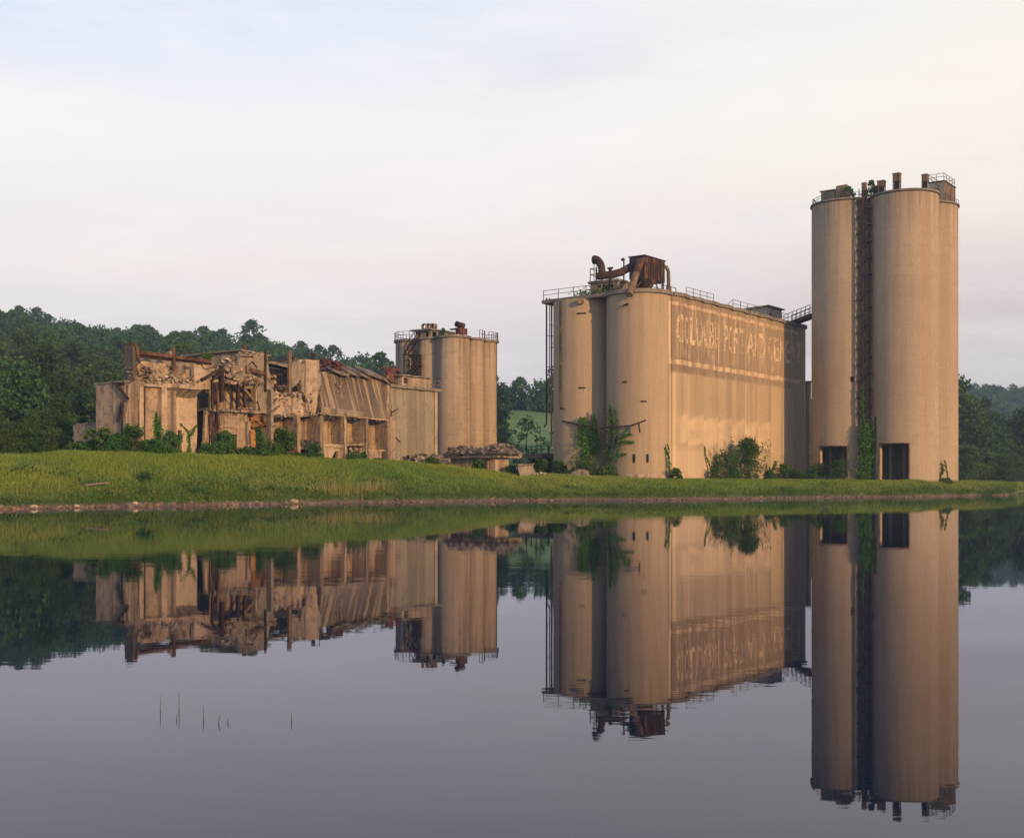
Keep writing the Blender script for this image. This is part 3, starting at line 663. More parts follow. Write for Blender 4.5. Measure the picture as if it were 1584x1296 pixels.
# ---- dust collector and ducts on its roof
xb, yb = SF.x(997, 3.5), 3.5; d = SF.w(xb, yb).y
ztop = WZ(395.5, d); zbot = WZ(430, d); xr = SF.x(1028, yb); yl = SF.y(973.5, xb)
w = SF.w(xb, yb)
dc = thing('dust_collector', 'rusty corrugated box hopper on legs above the lettered silo roof', 'dust collector', (w.x, w.y, SZ + .42), ROT)
zo = SZ + .42; LX, LY = xr - xb, yl - yb
b = MB(); b.box(0, LX, 0, LY, zbot - zo, ztop - zo)
for q in np.linspace(.1, LX - .1, 12): b.box(q - .06, q + .06, -.06, 0, zbot - zo + .05, ztop - zo - .05)
b.build('box_wall', 'box_rust', dc, .02, .8)
b = MB(); b.box(-.12, LX + .12, -.14, LY + .12, ztop - zo, ztop - zo + .1); b.build('roof', 'rust_dark', dc)
b = MB(); zl = zbot - zo
b.hexa([(LX * .2, LY * .2, zl * .45), (LX * .45, LY * .2, zl * .45), (LX * .45, LY * .8, zl * .45), (LX * .2, LY * .8, zl * .45), (.1, .1, zl), (LX * .6, .1, zl), (LX * .6, LY - .1, zl), (.1, LY - .1, zl)]); b.build('hopper', 'rust_dark', dc)
for (x, y) in ((.15, .12), (LX - .15, .12), (LX - .15, LY - .15), (.15, LY - .15)):
    b = MB(); b.bar((x, y, 0), (x, y, zl), .16); b.build('leg', 'rust_dark', dc)
b = MB()
for a, c in (((.15, .1, .2), (LX * .5, .1, zl)), ((LX - .15, .1, .2), (LX * .5, .1, zl)), ((.1, LY - .15, .2), (.1, .15, zl))): b.bar(a, c, .09)
b.build('brace', 'rust_pale', dc)
b = MB(); railing(b, [(-.6, -1.3, 0), (LX + .4, -1.3, 0)], 1.25, 1.1, .04); railing(b, [(-.6, LY, 0), (-.6, -1.3, 0)], 1.25, 1.1, .04); b.build('railing', 'rust_dark', dc)
def sl(px, py, xl, yl_=None):
    yy = SF.y(px, xl); return Vector((xl, yy, SF.z(py, xl, yy)))
def loc_of(v, w, z0): return Vector((v.x, v.y, v.z - z0))
t = thing('slanting_spout', 'thick pale spout slanting down from the rusty box over the roof edge', 'spout', (SF.o.x, SF.o.y, 0), ROT)
b = MB(); p1 = sl(991, 405, 3.2); p2 = sl(984, 424, 1.6); p3 = sl(973.5, 456, -.55)
b.tube([p1 + Vector((1.2, .2, .3)), p1, p2], .42, 14); b.build('upper_spout', 'rust', t, smooth=50)
b = MB(); b.tube([p2, p3], .40, 14); b.build('lower_spout', 'rust_pale', t, smooth=50)
t = thing('exhaust_duct', 'dark rusty exhaust duct with a curved open mouth beside the rusty box', 'duct', (SF.o.x, SF.o.y, 0), ROT)
xe = SF.x(934, 6.5)
b = MB(); e0 = sl(931, 428, xe); path = [e0 + Vector((0, 0, -.2)), e0 + Vector((0, 0, .7))]
c_ = sl(919.5, 418, xe); rad = (e0.y - c_.y)
for a in np.linspace(0, 78, 9): path.append(Vector((xe, e0.y + (1.05) * (1 - math.cos(R(a))), e0.z + .7 + 1.35 * math.sin(R(a)))))
path.append(path[-1] + Vector((0, .25, .02)))
b.tube(path, [.42] * (len(path) - 4) + [.45, .48, .5, .52], 16, cap=False); b.build('mouth_elbow', 'rust_dark', t, smooth=60)
b = MB(); pts = [e0 + Vector((0, .5, .1)), e0 + Vector((0, -.3, .1)), sl(947, 425, xe + .5), sl(961, 421, xe + 1.2), sl(975, 413, xb)]
b.tube(pts, .45, 14); b.build('duct_run', 'rust_dark', t, smooth=60)
b = MB(); q = sl(944, 425, xe + .3); b.bar(q + Vector((0, 0, -1.2)), q + Vector((0, 0, .75)), .28); b.bar(q + Vector((0, -.35, .75)), q + Vector((0, .35, .75)), .2)
q = sl(965, 421, xe + 1.2); b.bar(q + Vector((0, 0, -.9)), q + Vector((0, 0, 1.5)), .12); b.bar(q + Vector((0, -.05, 1.5)), q + Vector((0, .3, 1.4)), .25)
for py_a, px_a in ((403, 919), (403, 923)):
    q = sl(px_a, py_a + 3, xe); b.bar(q, Vector((q.x, q.y, SZ + 1.8)), .06)
b.build('stand', 'rust_dark', t)
t = thing('roof_plinth', 'low concrete plinth with a railing and weeds under the exhaust duct', 'plinth', (SF.o.x, SF.o.y, SZ + .42), ROT)
xa = .9; ya, yb_ = SF.y(955, xa), SF.y(913, xa); hz = SF.z(434, xa, 7) - SZ - .42
b = MB(); b.box(xa, 5.0, ya, yb_, 0, hz - .25); b.build('plinth_wall', 'ruin_grey', t, .05, .6)
b = MB(); b.box(xa - .2, 5.2, ya - .2, yb_ + .2, hz - .25, hz); b.build('plinth_slab', 'slab', t, .03, .6)
b = MB(); railing(b, [(xa, yb_, hz), (xa, yb_ - 1.6, hz)], 1.5, .9, .045); railing(b, [(xa, yb_, hz), (4.5, yb_, hz)], 1.5, 1.4, .04); b.build('railing', 'rust_dark', t)
for f_ in (.15, .35, .6):
    b = MB(); b.box(xa - .012, xa + .1, ya + (yb_ - ya) * f_, ya + (yb_ - ya) * f_ + .7, .25, hz - .5); b.build('opening', 'black', t)
t = thing('downpipe_elbow', 'rusty hooped downpipe at the right end of the rusty roof box', 'pipe', (SF.o.x, SF.o.y, 0), ROT)
b = MB(); q1 = Vector((xr, 3.9, SF.z(414, xr, 3.9))); xe2 = SF.x(1035, 3.6)
b.tube([q1, q1 + Vector((.4, 0, .25)), Vector((xe2 - .3, 3.8, q1.z + .2)), Vector((xe2, 3.7, q1.z - .3)), Vector((xe2, 3.6, SZ + .4))], .22, 10); b.build('pipe_bend', 'rust_pale', t, smooth=60)
# grey roof cabin
xg = SF.x(1187, 3.0); w = SF.w(xg, 3.0); d = w.y
t = thing('roof_cabin', 'grey sheet-metal cabin with two dark windows at the far end of the lettered silo roof', 'cabin', (w.x, w.y, SZ + .42), ROT)
yl = SF.y(1155, xg) - 3.0; xr2 = SF.x(1209, 3.0) - xg; hz = WZ(474, d) - SZ - .42
b = MB(); b.box(0, xr2, 0, yl, 0, hz); b.build('wall', 'grey_metal', t)
b = MB(); b.hexa([(-.35, -.35, hz + .02), (xr2 + .35, -.35, hz + .02), (xr2 + .35, yl + .35, hz - .15), (-.35, yl + .35, hz - .15), (-.35, -.35, hz + .16), (xr2 + .35, -.35, hz + .16), (xr2 + .35, yl + .35, hz + .0), (-.35, yl + .35, hz)]); b.build('roof', 'slab', t)
b = MB(); b.box(-.02, .1, yl - 1.3, yl - .55, .35, 1.5); b.build('window', 'black', t)
b = MB(); b.box(.5, 1.5, -.02, .1, .75, 1.6); b.build('window', 'black', t)
b = MB(); b.box(-.022, .1, yl - 2.3, yl - 1.6, .5, 1.3); b.build('panel', 'bins', t)
# catwalk to the tall silos
A = SF.w(42.0, 2.5, WZ(500, 167)); 
tl = TF.w(-2.0, SP + 3.4)
Bp = Vector((tl.x, tl.y, A.z + .1))
t = thing('catwalk', 'steel catwalk with railings bridging from lettered silo roof to the tall silos', 'catwalk', (A.x, A.y, A.z), 0)
dv = (Bp - A); pv = Vector((-dv.y, dv.x, 0)).normalized() * .55
b = MB(); b.bar((0, 0, 0), dv, 1.2, .1)
for sgn in (-1, 1): b.bar(pv * sgn + Vector((0, 0, -.2)), dv + pv * sgn + Vector((0, 0, -.2)), .14, .4)
b.build('deck', 'rust_dark', t)
b = MB()
for sgn in (-1, 1): railing(b, [pv * sgn + Vector((0, 0, .05)), dv + pv * sgn + Vector((0, 0, .05))], 1.15, 1.5, .045)
b.build('railing', 'rust_dark', t)
b = MB(); b.bar((.6, -.2, -.4), (.3, -.2, -2.2), .2); b.bar((.6, -.2, -.4), (2.2, 0, -.4), .15); b.build('prop', 'rust_dark', t)

# things in the gap between the lettered silo and the tall silos
w = SF.w(45.5, 1.5); px_, d = 1249.5, 172
t = thing('concrete_post', 'thin capped concrete post in the gap right of the lettered silo', 'post', (WX(1250, d), d, 1.5), ROT)
h = WZ(592, d) - 1.5
b = MB(); b.box(-.3, .3, -.35, .35, 0, h); b.build('shaft', 'ruin_pale', t, .02, 1.0)
b = MB(); b.box(-.55, .55, -.6, .6, h, h + .22); b.build('cap', 'slab', t)
d = 176
t = thing('low_shed', 'low dark concrete shed in the gap beside the tall silos', 'shed', (WX(1252, d), d, 1.4), ROT)
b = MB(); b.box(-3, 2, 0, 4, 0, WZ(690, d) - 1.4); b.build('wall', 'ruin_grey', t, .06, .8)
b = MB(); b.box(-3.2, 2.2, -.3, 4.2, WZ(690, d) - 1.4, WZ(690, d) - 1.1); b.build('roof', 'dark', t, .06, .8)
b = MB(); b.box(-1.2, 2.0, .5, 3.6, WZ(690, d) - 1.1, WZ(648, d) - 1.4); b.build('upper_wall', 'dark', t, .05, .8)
# ================================================================== THE REAR SILOS
KF = Frame(-7.18, 146.0)
KZ = 19.15; KR = 2.04
klab = {(0, 0): 'foremost rear silo, widest, brown banded, standing under the small red box', (0, 1): 'middle rear silo under the windowed roof house', (0, 2): 'leftmost rear silo, behind the outside stair',
        (1, 0): 'rear silo just right of the foremost one, lime-stained below', (2, 0): 'rightmost rear silo with the railed roof edge'}
for (ix, iy), lab in klab.items():
    lx_, ly_, KR = (ix * 2.5, iy * 3.37, 2.04) if ix == 0 else ((3.05, -.72, 1.32) if ix == 1 else (5.65, -.72, 1.34))
    w = KF.w(lx_, ly_); g0 = gz(w.x, w.y)
    t = thing('rear_silo', lab, 'silo', (w.x, w.y, 0), ROT, 'cluster of small silos behind the ruin')
    b = MB(); b.tube([(0, 0, g0 - .5), (0, 0, KZ)], KR, 72); b.build('wall', 'small_silo', t, smooth=30)
    b = MB(); b.tube([(0, 0, KZ), (0, 0, KZ + .28)], KR + .22, 56); b.build('roof_slab', 'slab', t, smooth=30)
    b = MB()
    if (ix, iy) == (0, 2): railing(b, [((KR + .1) * math.cos(R(a)), (KR + .1) * math.sin(R(a)), KZ + .28) for a in np.linspace(60, 235, 9)], .95, 1.2, .035)
    if (ix, iy) == (2, 0): railing(b, [((KR + .1) * math.cos(R(a)), (KR + .1) * math.sin(R(a)), KZ + .28) for a in np.linspace(-130, 60, 9)], .95, 1.2, .035)
    if (ix, iy) == (1, 0): railing(b, [((KR + .1) * math.cos(R(a)), (KR + .1) * math.sin(R(a)), KZ + .28) for a in np.linspace(-110, -50, 4)], .95, 1.2, .035)
    if b.v: b.build('railing', 'steel', t)
zk = KZ + .28
xk = -1.2; yk = KF.y(666.5, xk); w = KF.w(xk, yk); d = w.y; zk = KZ - .25
t = thing('windowed_roof_house', 'flat-roofed concrete house with dark window holes on top of the rear silos', 'roof house', (w.x, w.y, zk), ROT)
hk = WZ(510.5, d) - zk; yl = KF.y(643, xk) - yk; xr = KF.x(704, yk) - xk
b = MB()
for y0, y1 in ((0, .35), (.95, yl - .75), (yl - .25, yl)): b.box(0, .22, y0, y1, 0, hk)
b.box(0.001, .219, 0.01, yl - .01, 0.001, .30); b.box(0.001, .219, .01, yl - .01, hk - .18, hk - .001)
for x0, x1 in ((.22, .30), (1.05, 1.7), (2.4, 3.3), (3.9, xr)): b.box(x0, x1, 0, .22, 0, hk)
b.box(.22, xr, .001, .219, .001, .25); b.box(.22, xr, .001, .219, hk - .16, hk - .001)
b.box(.0, xr, yl - .2, yl - .01, 0, hk - .01); b.build('wall', 'bins', t)
b = MB(); b.box(.5, xr - .2, 1.0, yl - .4, 0, hk - .02); b.build('room_shade_box', 'black', t)  # black box in place of the unlit inside behind the holes
b = MB(); b.box(-.5, xr + .2, -.35, yl + .5, hk, hk + .18); b.build('roof', 'slab', t, .03, .6)
b = MB()
for q in (0, .55, 1.1): b.ring((.6 + q * .5, yl * .55 - q, hk + .55), (-1, -.3 + .4 * q, 0), .38, .27, .55, 14)
b.box(.5, 1.2, yl * .3, yl * .7, hk + .18, hk + .3); b.build('roof_fan', 'rust_pale', t, smooth=40)
zk = KZ + .28; xk = -.6; yk = KF.y(712, xk); w = KF.w(xk, yk); d = w.y
t = thing('red_roof_box', 'small red rusty box with round vents on the foremost rear silo', 'machine', (w.x, w.y, zk), ROT)
yl = KF.y(704.5, xk) - yk; xr = KF.x(723, yk) - xk; h1 = WZ(506.5, d) - zk
b = MB(); b.box(0, xr, 0, yl, .25, h1); b.build('box_wall', 'rust_red', t, .03, .5)
b = MB()
for x in (0.1, xr - .1):
    for y in (.1, yl - .1): b.bar((x, y, 0), (x, y, .3), .12)
b.box(-.5, 0, yl * .2, yl + .5, h1 - .25, h1 - .12); b.build('base_frame', 'rust_dark', t)
b = MB(); b.ring((.3, yl * .5, h1 + .35), (-1, .2, .2), .36, .22, .5, 14); b.ring((.9, yl * .3, h1 + .3), (-1, .2, .1), .34, .22, .5, 14); b.build('vent', 'rust_dark', t, smooth=40)
# outside stair on the rear silos
xs_ = -2.7
t = thing('outside_stair', 'rusty zigzag stair and landings on the face of the rear silos', 'stair', (KF.o.x, KF.o.y, 0), ROT)
def kp(px, py, x=xs_): yy = KF.y(px, x); return Vector((x, yy, KF.z(py, x, yy)))
flights = [((645, 524), (628, 547)), ((634, 548), (648, 564)), ((649, 565), (632, 578)), ((632, 578), (645, 590))]
for a, c in flights:
    b = MB(); p_, q_ = kp(*a), kp(*c)
    for dx in (-.35, .35):
        b.bar(p_ + Vector((dx, 0, 0)), q_ + Vector((dx, 0, 0)), .07, .22); b.bar(p_ + Vector((dx, 0, .9)), q_ + Vector((dx, 0, .9)), .07)
        for f_ in np.linspace(.05, .95, 5): b.bar(p_.lerp(q_, f_) + Vector((dx, 0, 0)), p_.lerp(q_, f_) + Vector((dx, 0, .9)), .05)
    for f_ in np.linspace(.04, .96, 11): q = p_.lerp(q_, f_); b.box(q.x - .35, q.x + .35, q.y - .12, q.y + .12, q.z, q.z + .04)
    b.build('stair_flight', 'rust_dark', t)
b = MB()
for px in (625, 632.5, 640, 651): b.bar(kp(px, 549 if px != 651 else 549), kp(px, 612), .09)
for py in (549, 557, 565, 576): b.bar(kp(625, py), kp(651, py), .07)
b.build('stair_post', 'rust_dark', t)
for px0, px1, py in ((625, 634, 548.5), (646, 652, 565), (640, 651, 549.5)):
    b = MB(); p_, q_ = kp(px0, py), kp(px1, py); b.box(xs_ - .45, xs_ + .45, q_.y, p_.y, p_.z - .06, p_.z); b.build('landing', 'rust_dark', t)

# ================================================================== LOW BINS
BF = Frame(WX(673, 132), 132.0)
bx0 = BF.x(594, 0); ztb = BF.z(606, 0); gb = gz(BF.o.x - 5, BF.o.y) - .6
t = thing('bin_block', 'low grey-green concrete bin block with arched panels left of the rear silos', 'silo', (BF.o.x, BF.o.y, 0), ROT)
b = MB(); pts = [(0, 0), (0, 7), (bx0, 7), (bx0, 0)]
pan = [0] + [BF.x(p, 0) for p in (668, 645, 622, 598)]
front = []
xs = np.linspace(bx0, 0, 66)
for x in xs:
    k = ((x - pan[-1]) / ((0 - pan[-1]) / 3)) % 1; front.append((x, -.22 * (1 - (2 * k - 1) ** 2) ** .5 if 0 <= k <= 1 else 0))
b.prism_z(front + [(0, 7), (bx0, 7)], gb, ztb); b.build('wall', 'bins', t, smooth=35)
b = MB(); b.box(bx0, .55, -.55, 7.3, ztb, ztb + .32); b.build('roof_slab', 'slab', t, .04, .6)
b = MB(); b.box(-.35, .06, -.3, .3, gb, ztb - .02); b.build('corner_pier', 'ruin_pale', t)
hx0, hx1 = BF.x(622, .9), BF.x(664, .9); hz = BF.z(586, hx1, .9) - ztb - .32
th = thing('bin_roof_house', 'small block-walled house with one dark window hole on the bin block roof', 'roof house', (*BF.w(hx0, .9).xy, ztb + .32), ROT)
Lh = hx1 - hx0; b = MB(); b.box(0, .25, 0, 3, 0, hz); b.box(.9, Lh, 0, 3, 0, hz); b.box(.25, .9, 0, 3, 0, hz * .35); b.box(.25, .9, .8, 3, hz * .35, hz); b.box(.25, .9, 0, .8, hz * .85, hz); b.build('wall', 'ruin_pale', th, .03, .8)
b = MB(); b.box(.26, .89, .5, .79, hz * .36, hz * .84); b.build('window', 'black', th)
b = MB(); b.box(-.3, Lh + .2, -.3, 3.2, hz, hz + .15); b.build('roof', 'slab', th, .05, .5)
b = MB(); railing(b, [(Lh * .5, -.7, 0), (Lh + 1.1, -.7, 0)], .9, 1.0, .03); b.build('railing', 'steel', th)
# red machinery
t = thing('red_machinery', 'tangle of red rusty rollers and weeds between the ruin and the bin roof house', 'machine', (*BF.w(BF.x(601, 2), 2).xy, ztb + .3), ROT)
rng = random.Random(5); Lm = BF.x(621, 2) - BF.x(601, 2); hm = BF.z(569, -6, 2) - ztb - .3
for k in range(9):
    b = MB(); x = Lm * (k + .5) / 9; b.tube([(x, 0, 0), (x + rng.uniform(-.1, .1), 0, hm * rng.uniform(.6, .9))], .12, 8); b.build('roller', 'rust_red', t)
b = MB(); b.bar((-.4, 0, hm * .55), (Lm + .2, 0, hm * .75), .25, .3); b.bar((-1.2, 0, hm), (Lm * .3, 0, hm * .9), .2); b.bar((Lm * .2, .3, hm * .95), (Lm, .3, hm), .22)
for k in range(16): b.chunk((rng.uniform(-.3, Lm), rng.uniform(-.2, .6), hm * rng.uniform(.4, 1.05)), .28, rng)
b.build('frame', 'rust_red', t)
b = MB(); b.box(-.3, Lm + .2, -.3, .8, 0, hm * .25); b.build('base', 'rust_dark', t, .05, .4)
# broken ladder on the bin face
t = thing('broken_ladder', 'broken rusty ladder hanging down between the ruin and the bin block', 'ladder', (BF.o.x, BF.o.y, 0), ROT)
def bp(px, py, y=-.9): xx = BF.x(px, y); return Vector((xx, y, BF.z(py, xx, y)))
b = MB(); pl = [bp(601, 588), bp(603, 610), bp(605, 640), bp(606.5, 671), bp(619, 684)]
for a, c in zip(pl[:-1], pl[1:]): b.bar(a, c, .10)
b.build('rail', 'rust_dark', t)
for py, a_, c_ in ((627, 597, 606), (641, 598, 607), (657, 601, 609), (670, 601, 606), (640, 606, 616)):
    b = MB(); b.bar(bp(a_, py - 2), bp(c_, py + (2 if a_ != 606 else -8)), .08); b.build('rung', 'rust_dark', t)

# ================================================================== RUBBLE, PLATFORM
def heap(name, label, px0, px1, d, pytop, pybase, depth, mat, nchunk, seed, r=.35, steep=1.0):
    rng = random.Random(seed); X0, X1 = WX(px0, d), WX(px1, d); zt, zb = WZ(pytop, d), WZ(pybase, d); cx = (X0 + X1) / 2; L = (X1 - X0) / 2
    t = thing(name, label, 'rubble', (cx, d, zb))
    b = MB(); nx_, ny_ = 26, 12; vs = []
    def hgt(u, v):
        e = max(0, 1 - abs(u) ** 2.2) * max(0, 1 - abs(v) ** 2) ** steep
        return (zt - zb) * e * (.72 + .55 * mnoise.noise(Vector((u * 2.2 + seed, v * 1.5, seed)))) - .15
    for j in range(ny_):
        for i_ in range(nx_): u, v = 2 * i_ / (nx_ - 1) - 1, 2 * j / (ny_ - 1) - 1; vs.append((u * L, v * depth, hgt(u, v)))
    b.add(vs, [(j * nx_ + i_, j * nx_ + i_ + 1, (j + 1) * nx_ + i_ + 1, (j + 1) * nx_ + i_) for j in range(ny_ - 1) for i_ in range(nx_ - 1)])
    b.build('mound', mat, t, .10, .5)
    b = MB()
    for _ in range(nchunk): u, v = rng.uniform(-1, 1), rng.uniform(-1, .6); b.chunk((u * L, v * depth, hgt(u, v) + .05), r * rng.uniform(.35, 1.2), rng)
    b.build('broken_pieces', mat, t); return t
heap('rubble_heap', 'dark heap of broken roofing and rubble at the foot of the bin block', 612, 700, 127, 692, 722, 3.5, 'rubble_dark', 160, 1)
heap('rubble_heap', 'pale mound of dusty rubble in the grass before the bin block', 632, 674, 123.5, 701, 722, 1.8, 'rubble', 60, 2, .25)
heap('rubble_heap', 'low pale scatter of concrete lumps at the right foot of the ruin', 596, 634, 121, 706, 722, 1.5, 'rubble', 50, 3, .3)
PF = Frame(WX(766, 125), 125.0); gp = PF.g(0, 0) - .4
t = thing('loading_platform', 'broken concrete platform with an arched hole and rubble piled on its slab', 'platform', (PF.o.x, PF.o.y, 0), ROT)
def swapxy(b): b.v = [(y, x, z) for x, y, z in b.v]; b.f = [f[::-1] for f in b.f]; return b
zs_ = PF.z(707.5, 0); yA, yB, yC, yD = [PF.y(p, 0) for p in (697, 752, 747, 724)]; yE = PF.y(731, 0)
za = PF.z(716, 0, 2)
b = MB(); b.prism_y([(0, gp), (yB, gp), (yB, za - .9), (yC, za), (yE, za + .05), (yD, za - .7), (yD + .2, gp), (yA, gp), (yA, zs_), (0, zs_)], 0, .5); swapxy(b); b.build('front_wall', 'ruin_pale', t, .06, .5)
xr = PF.x(787, 0); b = MB(); b.box(.5, xr, 0, .5, gp, zs_); b.build('side_wall', 'ruin_pale', t, .06, .5)
b = MB(); b.box(2.6, 3.0, .5, yA, gp, zs_); b.build('back_wall', 'ruin_grey', t, .05, .8)
b = MB(); b.box(-.25, .0, PF.y(757, 0), PF.y(754, 0), gp, zs_ - .1); b.build('pilaster', 'ruin', t, .05, .5)
zt_ = PF.z(700.5, -.6)
b = MB(); b.box(-.7, xr + 1.3, -.8, yA + .4, zs_, zt_); b.build('slab', 'ruin_pale', t, .07, .5)
rng = random.Random(12)
for k, (pxa, pxb, pt) in enumerate(((697, 733, 691), (728, 756, 696), (752, 798, 687))):
    b = MB(); xm = .9; ya, yb_ = PF.y(pxb, xm), PF.y(pxa, xm); h = PF.z(pt, xm, (ya + yb_) / 2) - zt_
    vs = []; nn = 16
    for j in range(nn):
        for i_ in range(nn):
            u, v = 2 * i_ / (nn - 1) - 1, 2 * j / (nn - 1) - 1; e = max(0, 1 - u * u) * max(0, 1 - v ** 4)
            vs.append((xm + u * 2.0, (ya + yb_) / 2 + v * (yb_ - ya) / 2, zt_ - .05 + h * e * (.75 + .5 * mnoise.noise(Vector((u * 2, v * 3, k))))))
    b.add(vs, [(j * nn + i_, j * nn + i_ + 1, (j + 1) * nn + i_ + 1, (j + 1) * nn + i_) for j in range(nn - 1) for i_ in range(nn - 1)])
    for _ in range(60):
        u, v = rng.uniform(-.95, .5), rng.uniform(-1, 1); b.chunk((xm + u * 2, (ya + yb_) / 2 + v * (yb_ - ya) / 2, zt_ + h * (1 - u * u) * (1 - v ** 4) * rng.uniform(.7, 1.05)), .32 * rng.uniform(.4, 1.2), rng)
    b.build('rubble_pile', 'rubble_dark', t, .06, .5)
# tilted slab chunk
d = 124; t = thing('broken_slab', 'tilted broken concrete slab lying in grass right of the platform', 'rubble', (WX(815, d), d, gz(WX(815, d), d)), R(20))
b = MB(); b.hexa([(-.9, -.4, -.1), (1.1, -.5, -.2), (1.2, .7, -.1), (-.8, .8, 0), (-1.0, -.1, 1.0), (.55, -.2, 1.05), (1.0, .8, .75), (-.7, .9, 1.0)]); b.build('slab_body', 'rubble', t, .12, .3)
b = MB(); b.hexa([(-1.1, -.3, 1.02), (.6, -.35, 1.08), (1.0, .9, .8), (-.8, 1.0, 1.03), (-1.1, -.3, 1.17), (.6, -.35, 1.22), (1.0, .9, .95), (-.8, 1.0, 1.18)]); b.build('crust', 'rubble_dark', t, .05, .3)
b = MB(); rng = random.Random(31)
for _ in range(14): b.chunk((rng.uniform(.6, 1.7), rng.uniform(-.6, .3), rng.uniform(0, .2)), .22, rng)
b.build('broken_pieces', 'rubble', t)
# table-like ruin beside the lettered silo; its shade is put into dark and black colours
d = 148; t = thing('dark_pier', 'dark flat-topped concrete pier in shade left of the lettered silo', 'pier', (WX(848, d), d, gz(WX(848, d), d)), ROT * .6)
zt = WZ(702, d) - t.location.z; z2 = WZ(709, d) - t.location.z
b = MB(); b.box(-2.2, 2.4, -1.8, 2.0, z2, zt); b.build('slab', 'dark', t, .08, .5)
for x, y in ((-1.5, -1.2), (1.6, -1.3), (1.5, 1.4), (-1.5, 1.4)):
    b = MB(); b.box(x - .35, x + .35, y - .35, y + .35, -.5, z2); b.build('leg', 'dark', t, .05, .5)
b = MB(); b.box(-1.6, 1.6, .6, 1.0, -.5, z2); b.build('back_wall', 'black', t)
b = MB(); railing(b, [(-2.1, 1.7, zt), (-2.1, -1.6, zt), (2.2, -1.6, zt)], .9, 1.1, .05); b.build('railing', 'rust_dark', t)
# pale boulder by the silo
for lab, px, d, r, hh in (('pale boulder in the grass before the left round front of the lettered silo', 900, 130, 1.0, .85),):
    t = thing('boulder', lab, 'boulder', (WX(px, d), d, gz(WX(px, d), d)))
    bm = bmesh.new(); bmesh.ops.create_icosphere(bm, subdivisions=4, radius=1)
    for v in bm.verts:
        k = 1 + .35 * mnoise.noise(v.co * 1.3) + .16 * mnoise.noise(v.co * 3.1); v.co = Vector((v.co.x * k * 1.15, v.co.y * k * .8, v.co.z * k * hh + .1))
    me = bpy.data.meshes.new('rock'); bm.to_mesh(me); bm.free(); me.materials.append(M['rubble']); o = bpy.data.objects.new('rock', me); COL.objects.link(o); o.parent = t
    b = MB(); rng = random.Random(3)
    for _ in range(9): b.chunk((rng.uniform(-1.2, 1.6), rng.uniform(-.9, -.3), .1), .25, rng)
    b.build('fragments', 'rubble', t)

# ================================================================== THE RUINED PLANT (left)
RF = Frame(WX(461, 110), 110.0)
w = RF.o
ruin = thing('ruined_plant', 'long roofless ruined concrete factory with broken walls and rusty beams', 'building', (w.x, w.y, 0), ROT)
rng = random.Random(77)
GZR = 2.6
def P(px, py, y=0.0): x, z = RF.pz(px, py, y); return Vector((x, y, z))
def plate(name, pts, y, th, mat, rough=.06, edge=.5, parent=None):
    b = MB(); b.prism_y([RF.pz(px, py, y) for px, py in pts], y, y + th); return b.build(name, mat, parent or ruin, rough, edge)
def pane(name, px0, px1, py0, py1, y, th, mat, rough=.05, edge=.6, parent=None):
    x0, x1 = RF.x(px0, y), RF.x(px1, y); xm = (x0 + x1) / 2; zt = RF.z(py0, xm, y); zb = RF.z(py1, xm, y) if py1 else GZR
    b = MB(); b.box(x0, x1, y, y + th, zb, zt); return b.build(name, mat, parent or ruin, rough, edge)
def chunks(name, n_, px0, px1, py0, py1, y0, y1, r, mat, parent=None, fn=None):
    b = MB(); n_, r = int(n_ * 2.4), r * .62
    for _ in range(n_):
        px = rng.uniform(px0, px1); py = rng.uniform(py0, py1); y = rng.uniform(y0, y1)
        if fn: py += fn(px)
        b.chunk(P(px, py, y), r * rng.uniform(.4, 1.25), rng)
    return b.build(name, mat, parent or ruin)
# left end block (faces away from the sun)
xe = RF.x(193, .35); ye = RF.y(148.5, xe)
b = MB(); b.box(xe, xe + 5, .35, ye, GZR, RF.z(592, xe, 1)); b.build('end_block', 'ruin', ruin, .05, .7)
b = MB(); b.box(xe - .08, xe + 5.1, .3, ye + .12, RF.z(592, xe, 1), RF.z(589, xe, 1)); chk = b; chk.build('block_coping', 'slab', ruin, .08, .4)
b = MB(); ya = RF.y(189.5, xe - .1); b.bar((xe - .1, ya, RF.z(690, xe, ya)), (xe - .1, ya, RF.z(625, xe, ya)), .16); b.bar((xe - .1, ya + .1, RF.z(622, xe, ya)), (xe - .1, ya + .7, RF.z(652, xe, ya)), .2, .1)
b.bar((xe - .15, RF.y(181, xe), RF.z(593, xe, 1)), (xe - .15, RF.y(201, xe), RF.z(618, xe, 0)), .16); b.bar((xe - .15, RF.y(178, xe), RF.z(592.5, xe, 1)), (xe - .15, RF.y(196, xe), RF.z(593.5, xe, 1)), .14); b.build('steel_brace', 'rust_dark', ruin)
# tall dark stub
xs = RF.x(206, 0); yb_ = RF.y(193, xs)
b = MB(); b.hexa([(xs, .05, RF.z(600, xs)), (xs + .45, .05, RF.z(600, xs)), (xs + .45, yb_, RF.z(600, xs)), (xs, yb_, RF.z(600, xs)), (xs, .12, RF.z(534, xs)), (xs + .4, .12, RF.z(534, xs)), (xs + .4, yb_, RF.z(533, xs)), (xs, yb_, RF.z(533, xs))]); b.build('wall_stub', 'dark', ruin, .05, .5)
b = MB(); b.bar((xs + .2, yb_ - .25, RF.z(540, xs)), (xs + .2, yb_ - .25, RF.z(528, xs)), .22); b.bar((xs + .2, yb_ - .6, RF.z(540, xs)), (xs + .2, yb_ - .6, RF.z(528.5, xs)), .2); b.bar((xs + .5, .0, RF.z(555, xs)), (xs + .3, .15, RF.z(532, xs)), .2); b.build('steel_post', 'rust', ruin)
